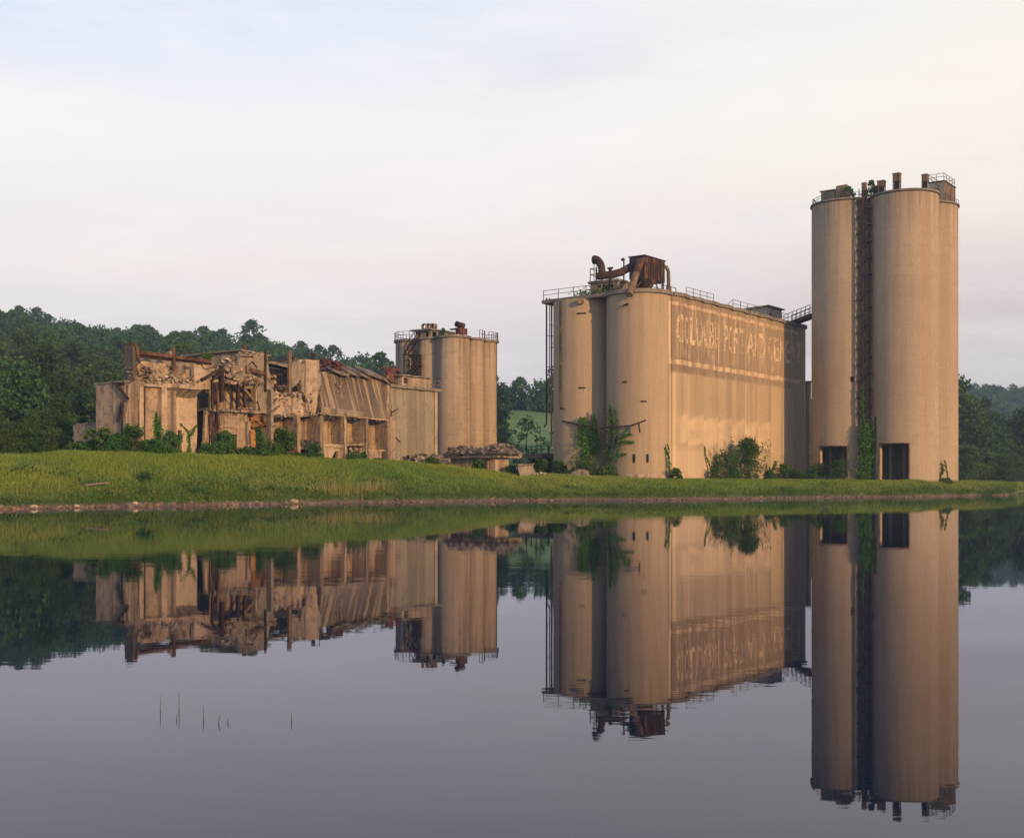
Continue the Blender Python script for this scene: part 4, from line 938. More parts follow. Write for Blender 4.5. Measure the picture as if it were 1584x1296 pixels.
# rusty top beams
b = MB(); b.bar(P(207, 544, .6), P(326, 559.5, .6), .26, .28); b.build('steel_beam', 'rust', ruin)
b = MB(); b.bar(P(207, 549, .9), P(326, 561.5, .9), .3, .32); b.build('steel_beam', 'rust_dark', ruin)
b = MB(); b.bar(P(268.5, 570, .45), P(268.5, 537.5, .45), .30, .24); b.build('steel_post', 'rust', ruin)
b = MB(); b.bar(P(206, 552, .8), P(217, 561, .5), .28, .2); b.build('steel_beam', 'rust_dark', ruin)
chunks('concrete_remnant', 7, 260, 267, 543, 550, .5, .8, .28, 'ruin_pale')
# section one : upper broken wall
plate('upper_wall', [(196, 640), (197, 600), (203, 572), (208, 561), (219, 562), (224, 566), (238, 567), (247, 568), (252, 571), (262, 566), (268, 567), (279, 568), (280, 578), (287, 577), (287, 571), (300, 569), (309, 571), (309, 563), (326, 562), (327, 612), (312, 602), (225, 600), (222, 640)], .9, .4, 'ruin', .10, .4)
plate('upper_wall', [(216, 563), (219, 556), (227, 552), (233, 559), (242, 565), (247, 557), (250, 560), (262, 567), (262, 572), (216, 572)], 1.6, .4, 'ruin_pale', .10, .4)
pane('upper_wall', 300, 327, 565, 602, .25, .4, 'ruin_pale', .05)
plate('front_pier', [(193, 706), (196, 640), (200, 596), (207, 588), (222, 590), (222.5, 706)], 0, .7, 'ruin', .07, .4)
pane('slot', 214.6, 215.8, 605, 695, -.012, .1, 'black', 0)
pane('front_pier', 216, 222.5, 598, 706, -.10, .3, 'ruin_pale', .02)
pane('lintel', 222, 262, 594.5, 598.5, -.06, 1.3, 'ruin_pale', .06, .4)
pane('niche_wall', 212, 262, 597, 706, 1.25, .3, 'ruin_pale', .03)
pane('front_pier', 250, 258.5, 596, 706, 0, 1.27, 'ruin_pale', .03, .5)
pane('steel_post', 223, 224.6, 600, 690, -.05, .18, 'rust_dark', 0)
# hopper ledge
x0, x1 = RF.x(259, 0), RF.x(313.5, 0); zA, zB, zC = [RF.z(p, (x0 + x1) / 2) for p in (597, 600.5, 613.5)]
b = MB(); b.hexa([(x0, 0, zB), (x1, 0, zB), (x1 - .02, 1.1, zC), (x0, 1.1, zC), (x0, 0, zA), (x1, 0, zA), (x1, 1.1, zA + .02), (x0, 1.1, zA + .02)]); b.build('hopper_ledge', 'ruin_grey', ruin, .03, .5)
for k in range(5):
    xr_ = x0 + (x1 - x0) * (k + .5) / 5; b = MB(); b.bar((xr_ + .25, -.02, zB + .02), (xr_ - .1, 1.06, zC - .05), .08, .05); b.build('hopper_rib', 'ruin_pale', ruin)
b = MB(); b.box(x0, x1, -.06, .06, zB - .02, zA + .1); b.build('hopper_edge', 'ruin_pale', ruin, .05, .3)
plate('recess_wall', [(257, 706), (257, 598), (304.5, 599), (304.5, 706), (281, 706), (281, 665), (275, 665), (275, 706)], 1.1, .45, 'ruin_pale', .04, .6)
pane('doorway', 274.5, 281.5, 664, 706, 1.42, .06, 'black', 0)  # black panel stands in for the shade inside the doorway
b = MB(); x0, x1 = RF.x(228, 0), RF.x(313, 0); zt1, zt2 = RF.z(595, x0), RF.z(579, x0)
b.hexa([(x0, -.05, zA - .25), (x1, -.05, zA - .2), (x1, 1.0, zA), (x0, 1.0, zA), (x0 + .6, .1, zA + .15), (x1, .1, zA + .1), (x1, 1.0, zA + .25), (x0 + .3, 1.0, zt2)]); b.build('rubble_slope', 'rubble', ruin, .14, .3)
chunks('fallen_rubble', 90, 226, 312, 582, 597, 0, .9, .26, 'rubble', fn=lambda px: (px - 270) * .07)
chunks('fallen_rubble', 40, 198, 238, 566, 598, .1, .9, .3, 'ruin')
for k in range(8):
    b = MB(); px = 262 + k * 6.2; b.bar(P(px, 583 + k * .8, .9), P(px + 5, 598, -.05), .34, .12); b.build('broken_panel', 'ruin_pale', ruin, .04, .4)
# gap with leaning slabs; its shade is put into dark wall colour
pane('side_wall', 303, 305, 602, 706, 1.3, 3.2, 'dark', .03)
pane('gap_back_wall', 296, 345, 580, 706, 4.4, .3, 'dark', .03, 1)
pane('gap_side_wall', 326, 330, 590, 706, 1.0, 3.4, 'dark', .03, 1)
for (a0, a1, b0, b1, y) in ((314.5, 702, 318.5, 636, .5), (319, 702, 321, 634, .7), (325, 702, 325.5, 602, .9)):
    b = MB(); b.bar(P(a0, a1, y), P(b0, b1, y), .30 if b1 > 610 else .26, .25); b.build('leaning_slab', 'ruin', ruin, .04, .5)
# section two : frame, recess and steel lattice
pane('recess_wall', 322, 402, 583, 640, 2.3, .3, 'ruin', .04)
pane('ochre_panel', 378, 394, 596, 634, 2.1, .12, 'ochre', .03)
pane('floor_slab', 326, 403, 633, 637.5, .1, 2.2, 'ruin_grey', .07, .35)
pane('lintel', 326, 372, 588, 592.5, .5, 1.7, 'ruin_pale', .08, .35)
plate('lower_wall', [(339, 706), (339, 634), (381, 634), (386, 650), (390, 706), (366.5, 706), (366.5, 672), (349.5, 672), (349.5, 706)], .5, .45, 'ruin', .08, .45)
pane('doorway', 348, 368, 670, 706, 1.0, .06, 'black', 0)  # black sheet behind the door hole, in place of inner shade
pane('ledge', 339, 369, 659.5, 661.5, .38, .2, 'ruin_pale', .04, .4)
pane('inner_side_wall', 396, 400, 592, 636, .6, 1.7, 'ruin_pale', .03)
for (a, c, y, wd, mt) in (((343, 622), (343, 566), .2, .30, 'rust_dark'), ((329, 700), (328, 590), .1, .16, 'rust_dark'), ((334, 592), (338.5, 665), 0, .18, 'rust'), ((331, 592), (330, 690), .5, .12, 'steel'), ((338, 640), (330, 662), .2, .10, 'rust_dark'), ((330, 615), (340, 640), .2, .1, 'rust_dark'), ((328, 612), (334, 612), .2, .08, 'steel'), ((329, 632), (336, 632), .2, .08, 'steel'),
    ((346, 597), (367, 625), 1.2, .11, 'rust_dark'), ((352, 593), (348, 605), 1.2, .08, 'rust_dark'), ((367.5, 633), (368.5, 594), 1.0, .26, 'rust_dark'), ((367, 618), (377, 632), 1.0, .1, 'rust_dark'), ((372, 600), (376, 597), 1.0, .2, 'rust_dark'), ((376, 596), (379, 630), 1.0, .2, 'rust_dark'), ((384, 597), (388, 612), 1.4, .16, 'rust_dark'), ((377, 601), (392, 620), 1.0, .22, 'rust_pale'), ((340, 599), (346, 620), .8, .2, 'rust'), ((326, 640), (329, 700), .1, .12, 'rust_red')):
    b = MB(); b.bar(P(*a, y), P(*c, y), wd); b.build('steel_member', mt, ruin)
for (a, c, y, wd) in (((312, 588), (345, 569), .0, .34), ((326, 590), (345, 572), .2, .3)):
    b = MB(); b.bar(P(*a, y), P(*c, y), wd, .22); b.build('fallen_beam', 'rust_dark', ruin, .03, .5)
chunks('broken_edge', 46, 326, 372, 563, 594, .2, 1.2, .32, 'edge')
chunks('broken_edge', 20, 340, 365, 555, 585, .6, 1.4, .36, 'edge')
chunks('broken_edge', 34, 328, 402, 631, 638, 0, .8, .16, 'edge')
# grey upper wall and the roof room behind it
plate('grey_wall', [(371, 556), (372, 547), (413, 546), (417, 575), (421.5, 600), (422, 638), (403, 637), (400, 620), (397.5, 594), (381, 592), (366, 590), (359, 578), (366, 566)], .5, .45, 'ruin_grey', .08, .4)
xw = RF.x(371.5, 1.0); yw = RF.y(289, xw); x2 = RF.x(410, 1.0)
b = MB(); b.box(xw, x2, 1.0, yw, RF.z(600, xw, 1), RF.z(543.5, xw, 1)); b.build('roof_room', 'ruin_pale', ruin, .03, 1.0)
zr = RF.z(543.2, xw, 1)
b = MB(); b.hexa([(xw - .3, .6, zr), (x2 + .4, .6, zr - .25), (x2 + .4, yw + .3, zr - .25), (xw - .3, yw + .3, zr), (xw - .3, .6, zr + .16), (x2 + .4, .6, zr - .09), (x2 + .4, yw + .3, zr - .09), (xw - .3, yw + .3, zr + .16)]); b.build('roof_room_roof', 'slab', ruin, .04, .6)
b = MB(); q = P(378, 540.5, 1.5); b.tube([q + Vector((0, 0, -.2)), q + Vector((0, 0, .35))], .2, 8); b.build('roof_vent', 'rust', ruin)
b = MB(); b.bar(P(410.5, 606, .4), P(410.5, 541, .4), .16); b.bar(P(413, 560, .4), P(410, 544, .4), .1); b.build('steel_post', 'rust_dark', ruin)
b = MB(); q = P(385, 572, .45); b.tube([q, q + Vector((1.3, -.6, -.3))], .22, 12); b.build('pipe', 'rust', ruin, smooth=50)
b = MB(); b.box(q.x - .35, q.x + .2, .30, .6, q.z - .3, q.z + .35); b.build('pipe_flange', 'rust_pale', ruin, .04, .3)
chunks('broken_edge', 24, 378, 400, 583, 594, .2, .6, .2, 'edge')
chunks('broken_edge', 24, 370, 412, 545, 552, .4, .8, .2, 'edge')
# crack lines and rods on the grey wall
b = MB()
for a, c in (((384, 565), (391, 559)), ((391, 559), (398, 569)), ((372, 551), (392, 552)), ((420, 580), (429, 588)), ((398, 620), (402, 634))): b.bar(P(*a, .4), P(*c, .4), .07)
b.build('bent_rod', 'rust_dark', ruin)
# opening with the big pipe
pane('recess_wall', 380, 424, 634, 706, 2.0, .3, 'ochre', .04)
pane('lintel', 384, 424, 636, 639, .5, 1.6, 'ruin_grey', .05, .4)
b = MB(); q = P(406, 650, 1.0); b.ring(q, (0, -1, 0), .55, .38, .7, 20); b.build('pipe_mouth', 'rust', ruin, smooth=40)
b = MB(); b.tube([q, q + Vector((0, .9, 0))], .38, 16); b.build('pipe_bore', 'black', ruin)
chunks('fallen_rubble', 42, 388, 410, 641, 660, .5, 1.4, .28, 'ochre')
pane('front_pier', 383, 388, 652, 706, .2, .5, 'ruin', .08, .4)
# fin at its right
def fin(px, pyt, pyb, y0=-.45, y1=1.4, wd=.34, mat='ruin', lean=0.0):
    x = RF.x(px, y0) - wd; zt, zb = RF.z(pyt, x, y0), GZR if pyb is None else RF.z(pyb, x, y0)
    b = MB(); b.hexa([(x + lean, y0, zb), (x + wd + lean, y0, zb), (x + wd + lean, y1, zb), (x + lean, y1, zb), (x, y0, zt), (x + wd, y0, zt), (x + wd, y1, zt), (x, y1, zt)])
    return b.build('buttress', mat, ruin, .07, .4)
fin(423, 602, None, -.1, 1.6, .3, 'ruin_grey')
# section three : broken bay
pane('back_wall', 412, 470, 572, 616, 2.6, .3, 'ruin_pale', .05)
pane('back_wall', 412, 470, 640, 706, 1.6, .3, 'ruin', .04)
plate('broken_wall', [(421, 642), (421, 622), (424, 612), (432, 607), (439, 612), (447, 614), (452, 610), (460, 613), (465, 608), (468, 620), (484, 628), (480, 643), (452, 645)], .0, .6, 'ruin_pale', .09, .25)
chunks('broken_edge', 60, 421, 482, 607, 643, -.2, .6, .3, 'edge')
chunks('broken_edge', 30, 424, 456, 640, 646, -.2, .4, .2, 'edge')
chunks('fallen_rubble', 22, 419, 440, 598, 610, .6, 1.6, .35, 'rubble_dark')
for (a, c, y, wd, mt) in (((447.5, 612), (447.5, 543), .4, .3, 'rust_pale'), ((446.5, 608), (446.5, 575), .6, .3, 'rust_dark'), ((412, 560), (447, 567), .8, .28, 'rust_dark'), ((416, 565), (446, 571), 1.2, .2, 'rust'), ((413, 557), (437, 559), .8, .12, 'rust_dark'), ((437, 560), (447, 553), .8, .14, 'rust_dark'), ((447, 550), (462, 559), .8, .14, 'rust_dark'), ((447, 580), (463, 606), .6, .14, 'rust_dark'), ((449, 585), (456, 612), .5, .16, 'rust_dark'), ((456, 612), (464, 602), .5, .12, 'rust_dark'), ((450, 586), (465, 588), .8, .1, 'rust_dark'), ((415, 578), (446, 581), 1.4, .14, 'rust_dark'), ((425, 595), (436, 608), .4, .22, 'rust_dark')):
    b = MB(); b.bar(P(*a, y), P(*c, y), wd); b.build('steel_member', mt, ruin)
b = MB(); b.hexa([P(412, 562, .4), P(446, 568, .4), P(446, 566, 2.4), P(412, 560, 2.4), P(412, 558, .4), P(446, 564, .4), P(446, 563, 2.4), P(412, 557, 2.4)]); b.build('roof_slab', 'slab', ruin, .08, .4)
pane('floor_slab', 421, 500, 690, 694, -.2, 1.9, 'ruin_grey', .1, .35)
chunks('fallen_rubble', 36, 466, 498, 680, 692, -.2, 1.2, .3, 'rubble_dark')
chunks('fallen_rubble', 20, 425, 466, 684, 692, -.2, 1.0, .24, 'rubble')
# section four : standing pale wall
plate('standing_wall', [(452, 600), (450, 566), (456, 558), (461, 557), (466, 563), (472, 565), (473, 557), (494, 557), (496, 580), (499, 643), (463, 643), (462, 626), (476, 622), (470, 608), (466, 606), (466, 588)], .35, .6, 'ruin_grey', .08, .4)
pane('wall_pier', 473, 491, 556.5, 640, .18, .3, 'ruin_pale', .03, .5)
chunks('broken_edge', 26, 450, 472, 556, 566, .4, .9, .26, 'edge')
chunks('broken_edge', 24, 464, 497, 636, 645, -.1, .5, .2, 'edge')
b = MB(); b.bar(P(484.5, 557, .5), P(484.5, 547.5, .5), .28, .24); b.bar(P(477, 555, .6), P(485, 551, .6), .08); b.bar(P(484, 548.5, .6), P(494, 546, .6), .06); b.bar(P(494, 556, .6), P(494, 546, .6), .05); b.build('steel_post', 'rust_dark', ruin)
# the sloping hood
xa, xb_ = RF.x(496, .8), RF.x(593, .8); zt1 = RF.z(574.5, xa, .8); zt2 = RF.z(584.5, xb_, .8); xc, xd = RF.x(496, -.55), RF.x(600.5, -.55); zb1 = RF.z(638, xc, -.55); zb2 = RF.z(649, xd, -.55)
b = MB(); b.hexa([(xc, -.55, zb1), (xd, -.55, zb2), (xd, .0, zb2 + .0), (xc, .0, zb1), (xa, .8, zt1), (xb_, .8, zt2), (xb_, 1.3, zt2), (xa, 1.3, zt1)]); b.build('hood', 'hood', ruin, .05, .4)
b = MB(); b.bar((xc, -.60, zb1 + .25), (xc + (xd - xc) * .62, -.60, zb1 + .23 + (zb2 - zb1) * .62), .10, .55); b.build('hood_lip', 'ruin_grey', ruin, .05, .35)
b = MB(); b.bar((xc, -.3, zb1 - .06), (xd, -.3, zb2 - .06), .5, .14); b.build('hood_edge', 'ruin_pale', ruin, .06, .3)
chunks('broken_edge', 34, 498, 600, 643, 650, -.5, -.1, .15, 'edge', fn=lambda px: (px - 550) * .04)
b = MB(); q = P(524, 606, .18)
for _ in range(22): b.chunk(q + Vector((rng.uniform(-.3, .4), -.02, rng.uniform(-1.3, .9))), .17, rng)
b.build('spalled_patch', 'ruin_pale', ruin)
# broken roof plates over the hood
for (px, py, wd, tl, mt) in ((514, 571, 1.5, .15, 'slab'), (528, 575, .8, -.3, 'slab'), (539, 574, 1.7, .05, 'slab'), (556, 577, 1.6, .12, 'slab'), (572, 577, 2.2, .02, 'slab'), (588, 584, 1.3, .5, 'slab')):
    b = MB(); b.box(-wd / 2, wd / 2, -.9, 1.2, -.1, .1); o = b.build('roof_plate', mt, ruin, .06, .4); o.location = P(px, py, .9); o.rotation_euler = (R(24), R(8) + tl * .5, tl * .4)
for (a, c, y) in (((497, 562), (530, 576), .9), ((514, 566), (526, 581), .7), ((495, 556), (512, 566), 1.0), ((530, 570), (560, 576), 1.3), ((590, 580), (606, 592), .6), ((586, 582), (604, 597), .8)):
    b = MB(); b.bar(P(*a, y), P(*c, y), .16); b.build('roof_rafter', 'rust_dark', ruin)
chunks('roof_debris', 50, 492, 530, 558, 575, .8, 2.0, .3, 'rust_red', fn=lambda px: (px - 510) * .18)
chunks('roof_debris', 40, 530, 600, 574, 583, .8, 1.8, .22, 'rubble_dark', fn=lambda px: (px - 565) * .12)
# row of buttresses below
pane('back_wall', 455, 612, 640, 716, 1.4, .35, 'ruin', .03, .8)
fin(464.5, 642, None); fin(500.5, 643, None, -.45, 1.4, .40, 'ruin'); fin(536, 644, None, lean=.25); fin(569, 646, None, lean=.25); fin(603, 596, None, -.3, 1.5, .38, 'ruin', lean=.1)
pane('end_wall', 588, 604, 590, 650, .9, .4, 'ruin', .05)
pane('ledge', 500, 536, 687, 692, -.3, 1.7, 'ruin_pale', .08, .35)
plate('arched_base', [(500, 716), (500, 690), (536, 690), (537, 716), (533, 716), (534, 706), (532.5, 699), (530, 702), (529, 716), (522, 716), (524, 698), (519, 698), (512, 712), (509, 716)], -.15, .35, 'ruin_pale', .05, .3)
pane('hollow_shade_panel', 499, 537, 692, 716, .7, .1, 'black', 0)  # black sheet painted in for the shade under the arches
pane('ledge', 537, 568, 686, 689, -.2, 1.5, 'ruin_grey', .1, .3)
chunks('fallen_rubble', 44, 540, 567, 694, 716, -.2, 1.0, .38, 'rubble')
chunks('fallen_rubble', 14, 540, 567, 686, 694, .2, 1.0, .3, 'rust_pale')
pane('hollow_shade_panel', 538, 568, 690, 716, 1.2, .1, 'black', 0)  # black sheet as the bay's shade behind the rubble
pane('base_wall', 571, 590, 698, 716, .2, .4, 'ruin', .04)
pane('ledge', 569, 600, 695.5, 698, .1, .6, 'ruin_pale', .04, .4)
chunks('fallen_rubble', 24, 470, 500, 697, 716, -.3, 1.0, .3, 'rubble')
pane('rear_wall', 205, 600, 574, None, 6.0, .35, 'ruin_grey', .06, 1.5)
b = MB()
for _ in range(130):
    px, py = rng.choice(((rng.uniform(205, 325), rng.uniform(560, 598)), (rng.uniform(328, 412), rng.uniform(588, 596)), (rng.uniform(328, 400), rng.uniform(632, 642)), (rng.uniform(420, 484), rng.uniform(606, 644)), (rng.uniform(498, 600), rng.uniform(640, 650)), (rng.uniform(495, 596), rng.uniform(566, 584))))
    q = P(px, py, rng.uniform(-.2, .5)); L = rng.uniform(.3, 1.1); d1 = Vector((rng.uniform(-1, 1), rng.uniform(-.8, .2), rng.uniform(-1, .8))) * L * .5
    b.tube([q, q + d1, q + d1 * 1.5 + Vector((rng.uniform(-.3, .3), 0, -L * .4))], .025, 4)
b.build('rebar', 'rust_dark', ruin)['kind'] = 'stuff'
# thin hanging cables
b = MB()
for a, m_, c in (((311, 563), (318, 576), (326, 568)), ((400, 575), (415, 590), (428, 588)), ((340, 556), (352, 575), (348, 585))):
    pa, pm, pc = P(*a, .1), P(*m_, .05), P(*c, .1)
    pts = [pa * (1 - f_) ** 2 + pm * 2 * f_ * (1 - f_) + pc * f_ * f_ for f_ in np.linspace(0, 1, 8)]; b.tube(pts, .03, 5)
b.build('cable', 'black', ruin)
# low wall at far left
d = 99; w = Vector((WX(148, d), d, 0)); gl = gz(w.x, w.y)
t = thing('low_wall', 'low broken concrete wall at the far left end of the ruin', 'wall', (w.x, w.y, gl), ROT)
LF = Frame(w.x, w.y); yl = LF.y(113, 0); h = LF.z(655, 0) - gl
b = MB(); b.prism_y([(-1.0, -.4), (yl - .4, -.4), (yl - .1, h * .4), (yl, h - .1), (yl - .5, h), (-1.0, h)], 0, .4); swapxy(b); b.build('wall_body', 'ruin_grey', t, .06, .5)
b = MB(); b.box(-.05, .45, -1, yl - .6, h, h + .1); b.build('coping', 'slab', t, .05, .4)
b = MB(); rng2 = random.Random(6)
for _ in range(12): b.chunk((.2, yl + rng2.uniform(-.3, .2), rng2.uniform(0, h)), .2, rng2)
b.build('broken_end', 'ruin_pale', t)
# ================================================================== PLANTS
NR = np.random.default_rng(11)
def crown_points(h, r, nclump, per, rng, z0=.18, shape='round'):
    """leaf centres: clumps spread through an uneven crown"""
    out = []
    for _ in range(nclump):
        u = rng.uniform(0, 1); zz = z0 + (1 - z0) * u
        env = {'round': math.sin(math.pi * min(1, .18 + .82 * u) ** .85) ** .6, 'cone': (1.05 - u) ** .75, 'bush': 1.0 - .72 * u ** 1.7, 'vase': .45 + .75 * u if u < .75 else 1.0 - (u - .75) * 2.4}[shape]
        a = rng.uniform(0, 2 * math.pi); rr = r * env * math.sqrt(rng.uniform(.05, 1)) * .86
        c = np.array([rr * math.cos(a), rr * math.sin(a), h * zz * .95]); cr = r * rng.uniform(.22, .40)
        p_ = rng.normal(size=(per, 3)); p_ /= np.linalg.norm(p_, axis=1)[:, None]; p_ *= (rng.uniform(.35, 1, (per, 1)) ** .5) * cr; p_[:, 2] *= .75
        out.append(c + p_)
    P_ = np.concatenate(out); P_[:, 2] = np.clip(P_[:, 2], .04 * h, None); return P_
def trunk_mb(h, r, rng, limbs=6, spread=.5):
    b = MB(); pts = [(rng.uniform(-.02, .02) * h * k, rng.uniform(-.02, .02) * h * k, h * .85 * k / 5 - (.3 if k == 0 else 0)) for k in range(6)]
    b.tube(pts, [r * (1.15 - .19 * k) for k in range(6)], 7)
    for _ in range(limbs):
        f_ = rng.uniform(.2, .7); a = rng.uniform(0, 6.3); L = h * spread * rng.uniform(.5, 1) * .6; q = np.array(pts[int(f_ * 5)])
        b.tube([q, q + np.array([math.cos(a) * L * .5, math.sin(a) * L * .5, L * .45]), q + np.array([math.cos(a) * L, math.sin(a) * L, L * .75])], [r * .45, r * .3, r * .1], 5)
    return b
VAR = []
def tree_variant(h, r, nclump, per, leaf, mat, seed, shape='round'):
    rng = np.random.default_rng(seed)
    q = quads('crown', leaf_quads(crown_points(h, r, nclump, per, rng, .12, shape), leaf, rng), mat); tr = trunk_mb(h, h * .016, rng).build('trunk', 'bark')
    cm, tm = q.data, tr.data; bpy.data.objects.remove(q); bpy.data.objects.remove(tr); return (h, r, cm, tm)
for s_, (h, r, nc, per, lf, sh) in enumerate(((13, 5.2, 70, 64, .30, 'round'), (15, 5.0, 74, 64, .30, 'round'), (11, 4.8, 64, 64, .29, 'round'), (14, 4.2, 64, 64, .29, 'cone'), (12, 5.6, 70, 64, .30, 'vase'), (16, 5.4, 78, 62, .31, 'round'), (10, 4.4, 60, 62, .28, 'vase'))):
    VAR.append(tree_variant(h, r, nc, per, lf, 'leaf_wood', 100 + s_, sh))
FARV = [tree_variant(h, r, nc, per, .55, 'leaf_far', 200 + k, sh) for k, (h, r, nc, per, sh) in enumerate(((13, 5.4, 40, 24, 'round'), (15, 5.2, 42, 24, 'round'), (11, 5, 38, 24, 'vase')))]
def tree(x, y, var, sc, rz, label, group, name='broadleaf_tree', parts=True, sink=.3):
    z = gz(x, y) - sink
    t = bpy.data.objects.new(name, None) if parts else bpy.data.objects.new(name, var[2])
    COL.objects.link(t); t.location = (x, y, z); t.rotation_euler = (0, 0, rz); t.scale = (sc, sc, sc * random.uniform(.92, 1.1)); tag(t, label, 'tree', group)
    if parts:
        for nm, me in (('crown', var[2]), ('trunk', var[3])):
            c = bpy.data.objects.new(nm, me); COL.objects.link(c); c.parent = t
    return t
def sil_hidden(px, py):      # hidden for good behind the buildings
    if 205 < px < 590 and py > 588: return True
    if 622 < px < 757 and py > 535: return True
    if 868 < px < 1238 and py > 510: return True
    if 1268 < px < 1470 and py > 330: return True
    return False
cand = []
rr = random.Random(21)
Y = 128.0
while Y < 470:
    stepx = 6.0 if Y < 250 else 6.6
    X = WX(-70, Y) + rr.uniform(0, 4)
    while X < WX(1290, Y):
        x, y = X + rr.uniform(-2.4, 2.4), Y + rr.uniform(-2.4, 2.4); px = 792 + F * x / y
        h0 = np.interp(px, _hx, _h0); h1 = np.interp(px, _hx, _h1)
        ok = y > h0 - 6 and y < h1 + 45
        if 760 < px < 875 and y < 334 + (px - 800) * .06: ok = False
        if 700 < px <= 775 and y < 185: ok = False
        if 150 < px < 700 and y < 150: ok = False
        if ok:
            v = rr.randrange(len(VAR)); sc = (rr.uniform(.54, .88) if rr.random() < .93 else rr.uniform(.9, 1.05)) * ((1.2 if px < 760 else .9) if y > 320 else 1.0)
            if y < 125: sc *= .85
            top = HOR - (gz(x, y) + VAR[v][0] * sc - CAMZ) * F / y
            if not sil_hidden(px, top): cand.append((y, x, v, sc))
        X += stepx
    Y += 6.0 if Y < 250 else 6.6
cand.sort(); NEAR = 272
print('hill trees', len(cand))
for y, x, v, sc in cand[:NEAR]:
    tree(x, y, VAR[v], sc, rr.uniform(0, 6.3), 'green broadleaf tree in the dense wood covering the left and middle hillside', 'trees of the wooded hillside', parts=False)
acc = []
for y, x, v, sc in cand[NEAR:]:
    me = FARV[v % 3][2]; n_ = len(me.vertices); co = np.empty(n_ * 3, np.float32); me.vertices.foreach_get('co', co); co = co.reshape(-1, 4, 3)
    a = rr.uniform(0, 6.3); c_, s_ = math.cos(a), math.sin(a); q = co * sc * 1.02
    q = np.stack([q[..., 0] * c_ - q[..., 1] * s_ + x, q[..., 0] * s_ + q[..., 1] * c_ + y, q[..., 2] + gz(x, y) - .3], -1); acc.append(q)
for _ in range(420):     # far hill on the right
    px = rr.uniform(1470, 1640); y = rr.uniform(560, 780); x = WX(px, y); me = FARV[_ % 3][2]; n_ = len(me.vertices); co = np.empty(n_ * 3, np.float32); me.vertices.foreach_get('co', co); co = co.reshape(-1, 4, 3)[::2]
    sc = rr.uniform(.8, 1.25); q = co * np.array([sc, sc, sc]) * 1.1 + np.array([x, y, gz(x, y) - .5]); acc.append(q)
if acc: tag(quads('distant_wood', np.concatenate(acc), 'leaf_far'), 'far wood on the ridge and the distant hill', 'wood', kind='stuff')
for k, (px, d, sc) in enumerate(((-30, 104, .30), (-8, 110, .34), (12, 103, .28), (30, 112, .36), (48, 104, .27), (66, 110, .33), (84, 105, .26), (100, 112, .32), (-18, 122, .45), (20, 124, .46), (55, 122, .42), (90, 124, .42), (128, 118, .30), (120, 128, .42))):
    tree(WX(px, d), d, VAR[(k * 3) % 7], sc, k, 'scrub bush along the foot of the wood at the far left', 'scrub along the foot of the wood', name='scrub_bush', parts=False)['category'] = 'bush'
# tree row right of the tall silos
for k, (px, d, sc, v) in enumerate(((1484, 250, 1.35, 1), (1496, 262, 1.25, 5), (1508, 246, 1.05, 0), (1519, 268, 1.18, 1), (1530, 250, .98, 4), (1541, 262, 1.05, 0), (1552, 256, .92, 2), (1563, 270, 1.0, 1), (1574, 250, .86, 6), (1586, 262, 1.08, 5), (1598, 252, 1.0, 0), (1612, 264, 1.0, 1), (1490, 232, .72, 6), (1503, 230, .62, 2), (1515, 235, .66, 4), (1528, 232, .6, 6), (1539, 238, .7, 2), (1549, 232, .55, 4), (1560, 240, .62, 6), (1571, 235, .5, 2), (1582, 240, .58, 6))):
    tree(WX(px, d), d, VAR[v], sc, rr.uniform(0, 6.3), 'leafy tree in the tall green row right of the tall silos' if sc > .8 else 'low bushy tree along the foot of the green row right of the tall silos', 'trees right of the tall silos', parts=True)
LOOSE = [tree_variant(11, 3.0, 26, 34, .26, 'leaf_bush', 301, 'vase'), tree_variant(9, 3.2, 30, 40, .26, 'leaf_bush', 302, 'round')]
# a few lone trees in the gap before the meadow
for k, (px, d, v, sc, lab) in enumerate(((818, 172, 4, .66, 'slender loose-crowned tree before the meadow slope'), (800, 190, 6, .34, 'small tree left of the loose-crowned tree before the meadow'), (838, 178, 2, .28, 'low tree beside the dark concrete pier'), (778, 196, 2, .5, 'dark tree against the right edge of the rear silos'), (782, 225, 0, .5, 'tree above the dark one at the right edge of the rear silos'), (1252, 205, 1, .75, 'tree seen through the gap left of the tall silos'), (846, 200, 6, .30, 'bush at the meadow foot near the hanging pipes'))):
    tree(WX(px, d), d, LOOSE[k % 2], sc * 1.15, px, lab, None)

def shrub(px, d, w_, h, label, n_=900, leaf=.13, mat='leaf_bush', shape='round', seed=0, name='shrub', cat='shrub', lift=0.0, stem=True, clump=16, dz=0.0):
    rng = np.random.default_rng(int(px * 7 + d + seed)); x = WX(px, d); z = gz(x, d) - .05 + dz
    t = thing(name, label, cat, (x, d, z))
    shape = 'bush' if shape == 'round' else shape; clump = int(clump * 2.0); C = crown_points(h, w_ / 2, clump, max(8, int(2.3 * n_) // clump), rng, .06 + lift, shape)
    sh = []
    for _ in range(int(7 + 3 * w_)):       # loose shoots standing out of the mass
        a = rng.uniform(0, 6.28); r0 = w_ / 2 * rng.uniform(.1, .8); b0 = np.array([math.cos(a) * r0, math.sin(a) * r0, h * rng.uniform(.35, .75)]); dv = np.array([math.cos(a) * .5, math.sin(a) * .5, 1.0]) * h * rng.uniform(.18, .42)
        k = 26; sh.append(b0 + dv * rng.uniform(0, 1, (k, 1)) + rng.normal(0, .05 + .02 * h, (k, 3)))
    C = np.concatenate([C] + sh)
    quads('foliage', leaf_quads(C, leaf * .68, rng), mat, t)
    if stem: trunk_mb(h * .9, .03 + h * .012, rng, 7, .6).build('stem', 'bark', t)
    return t
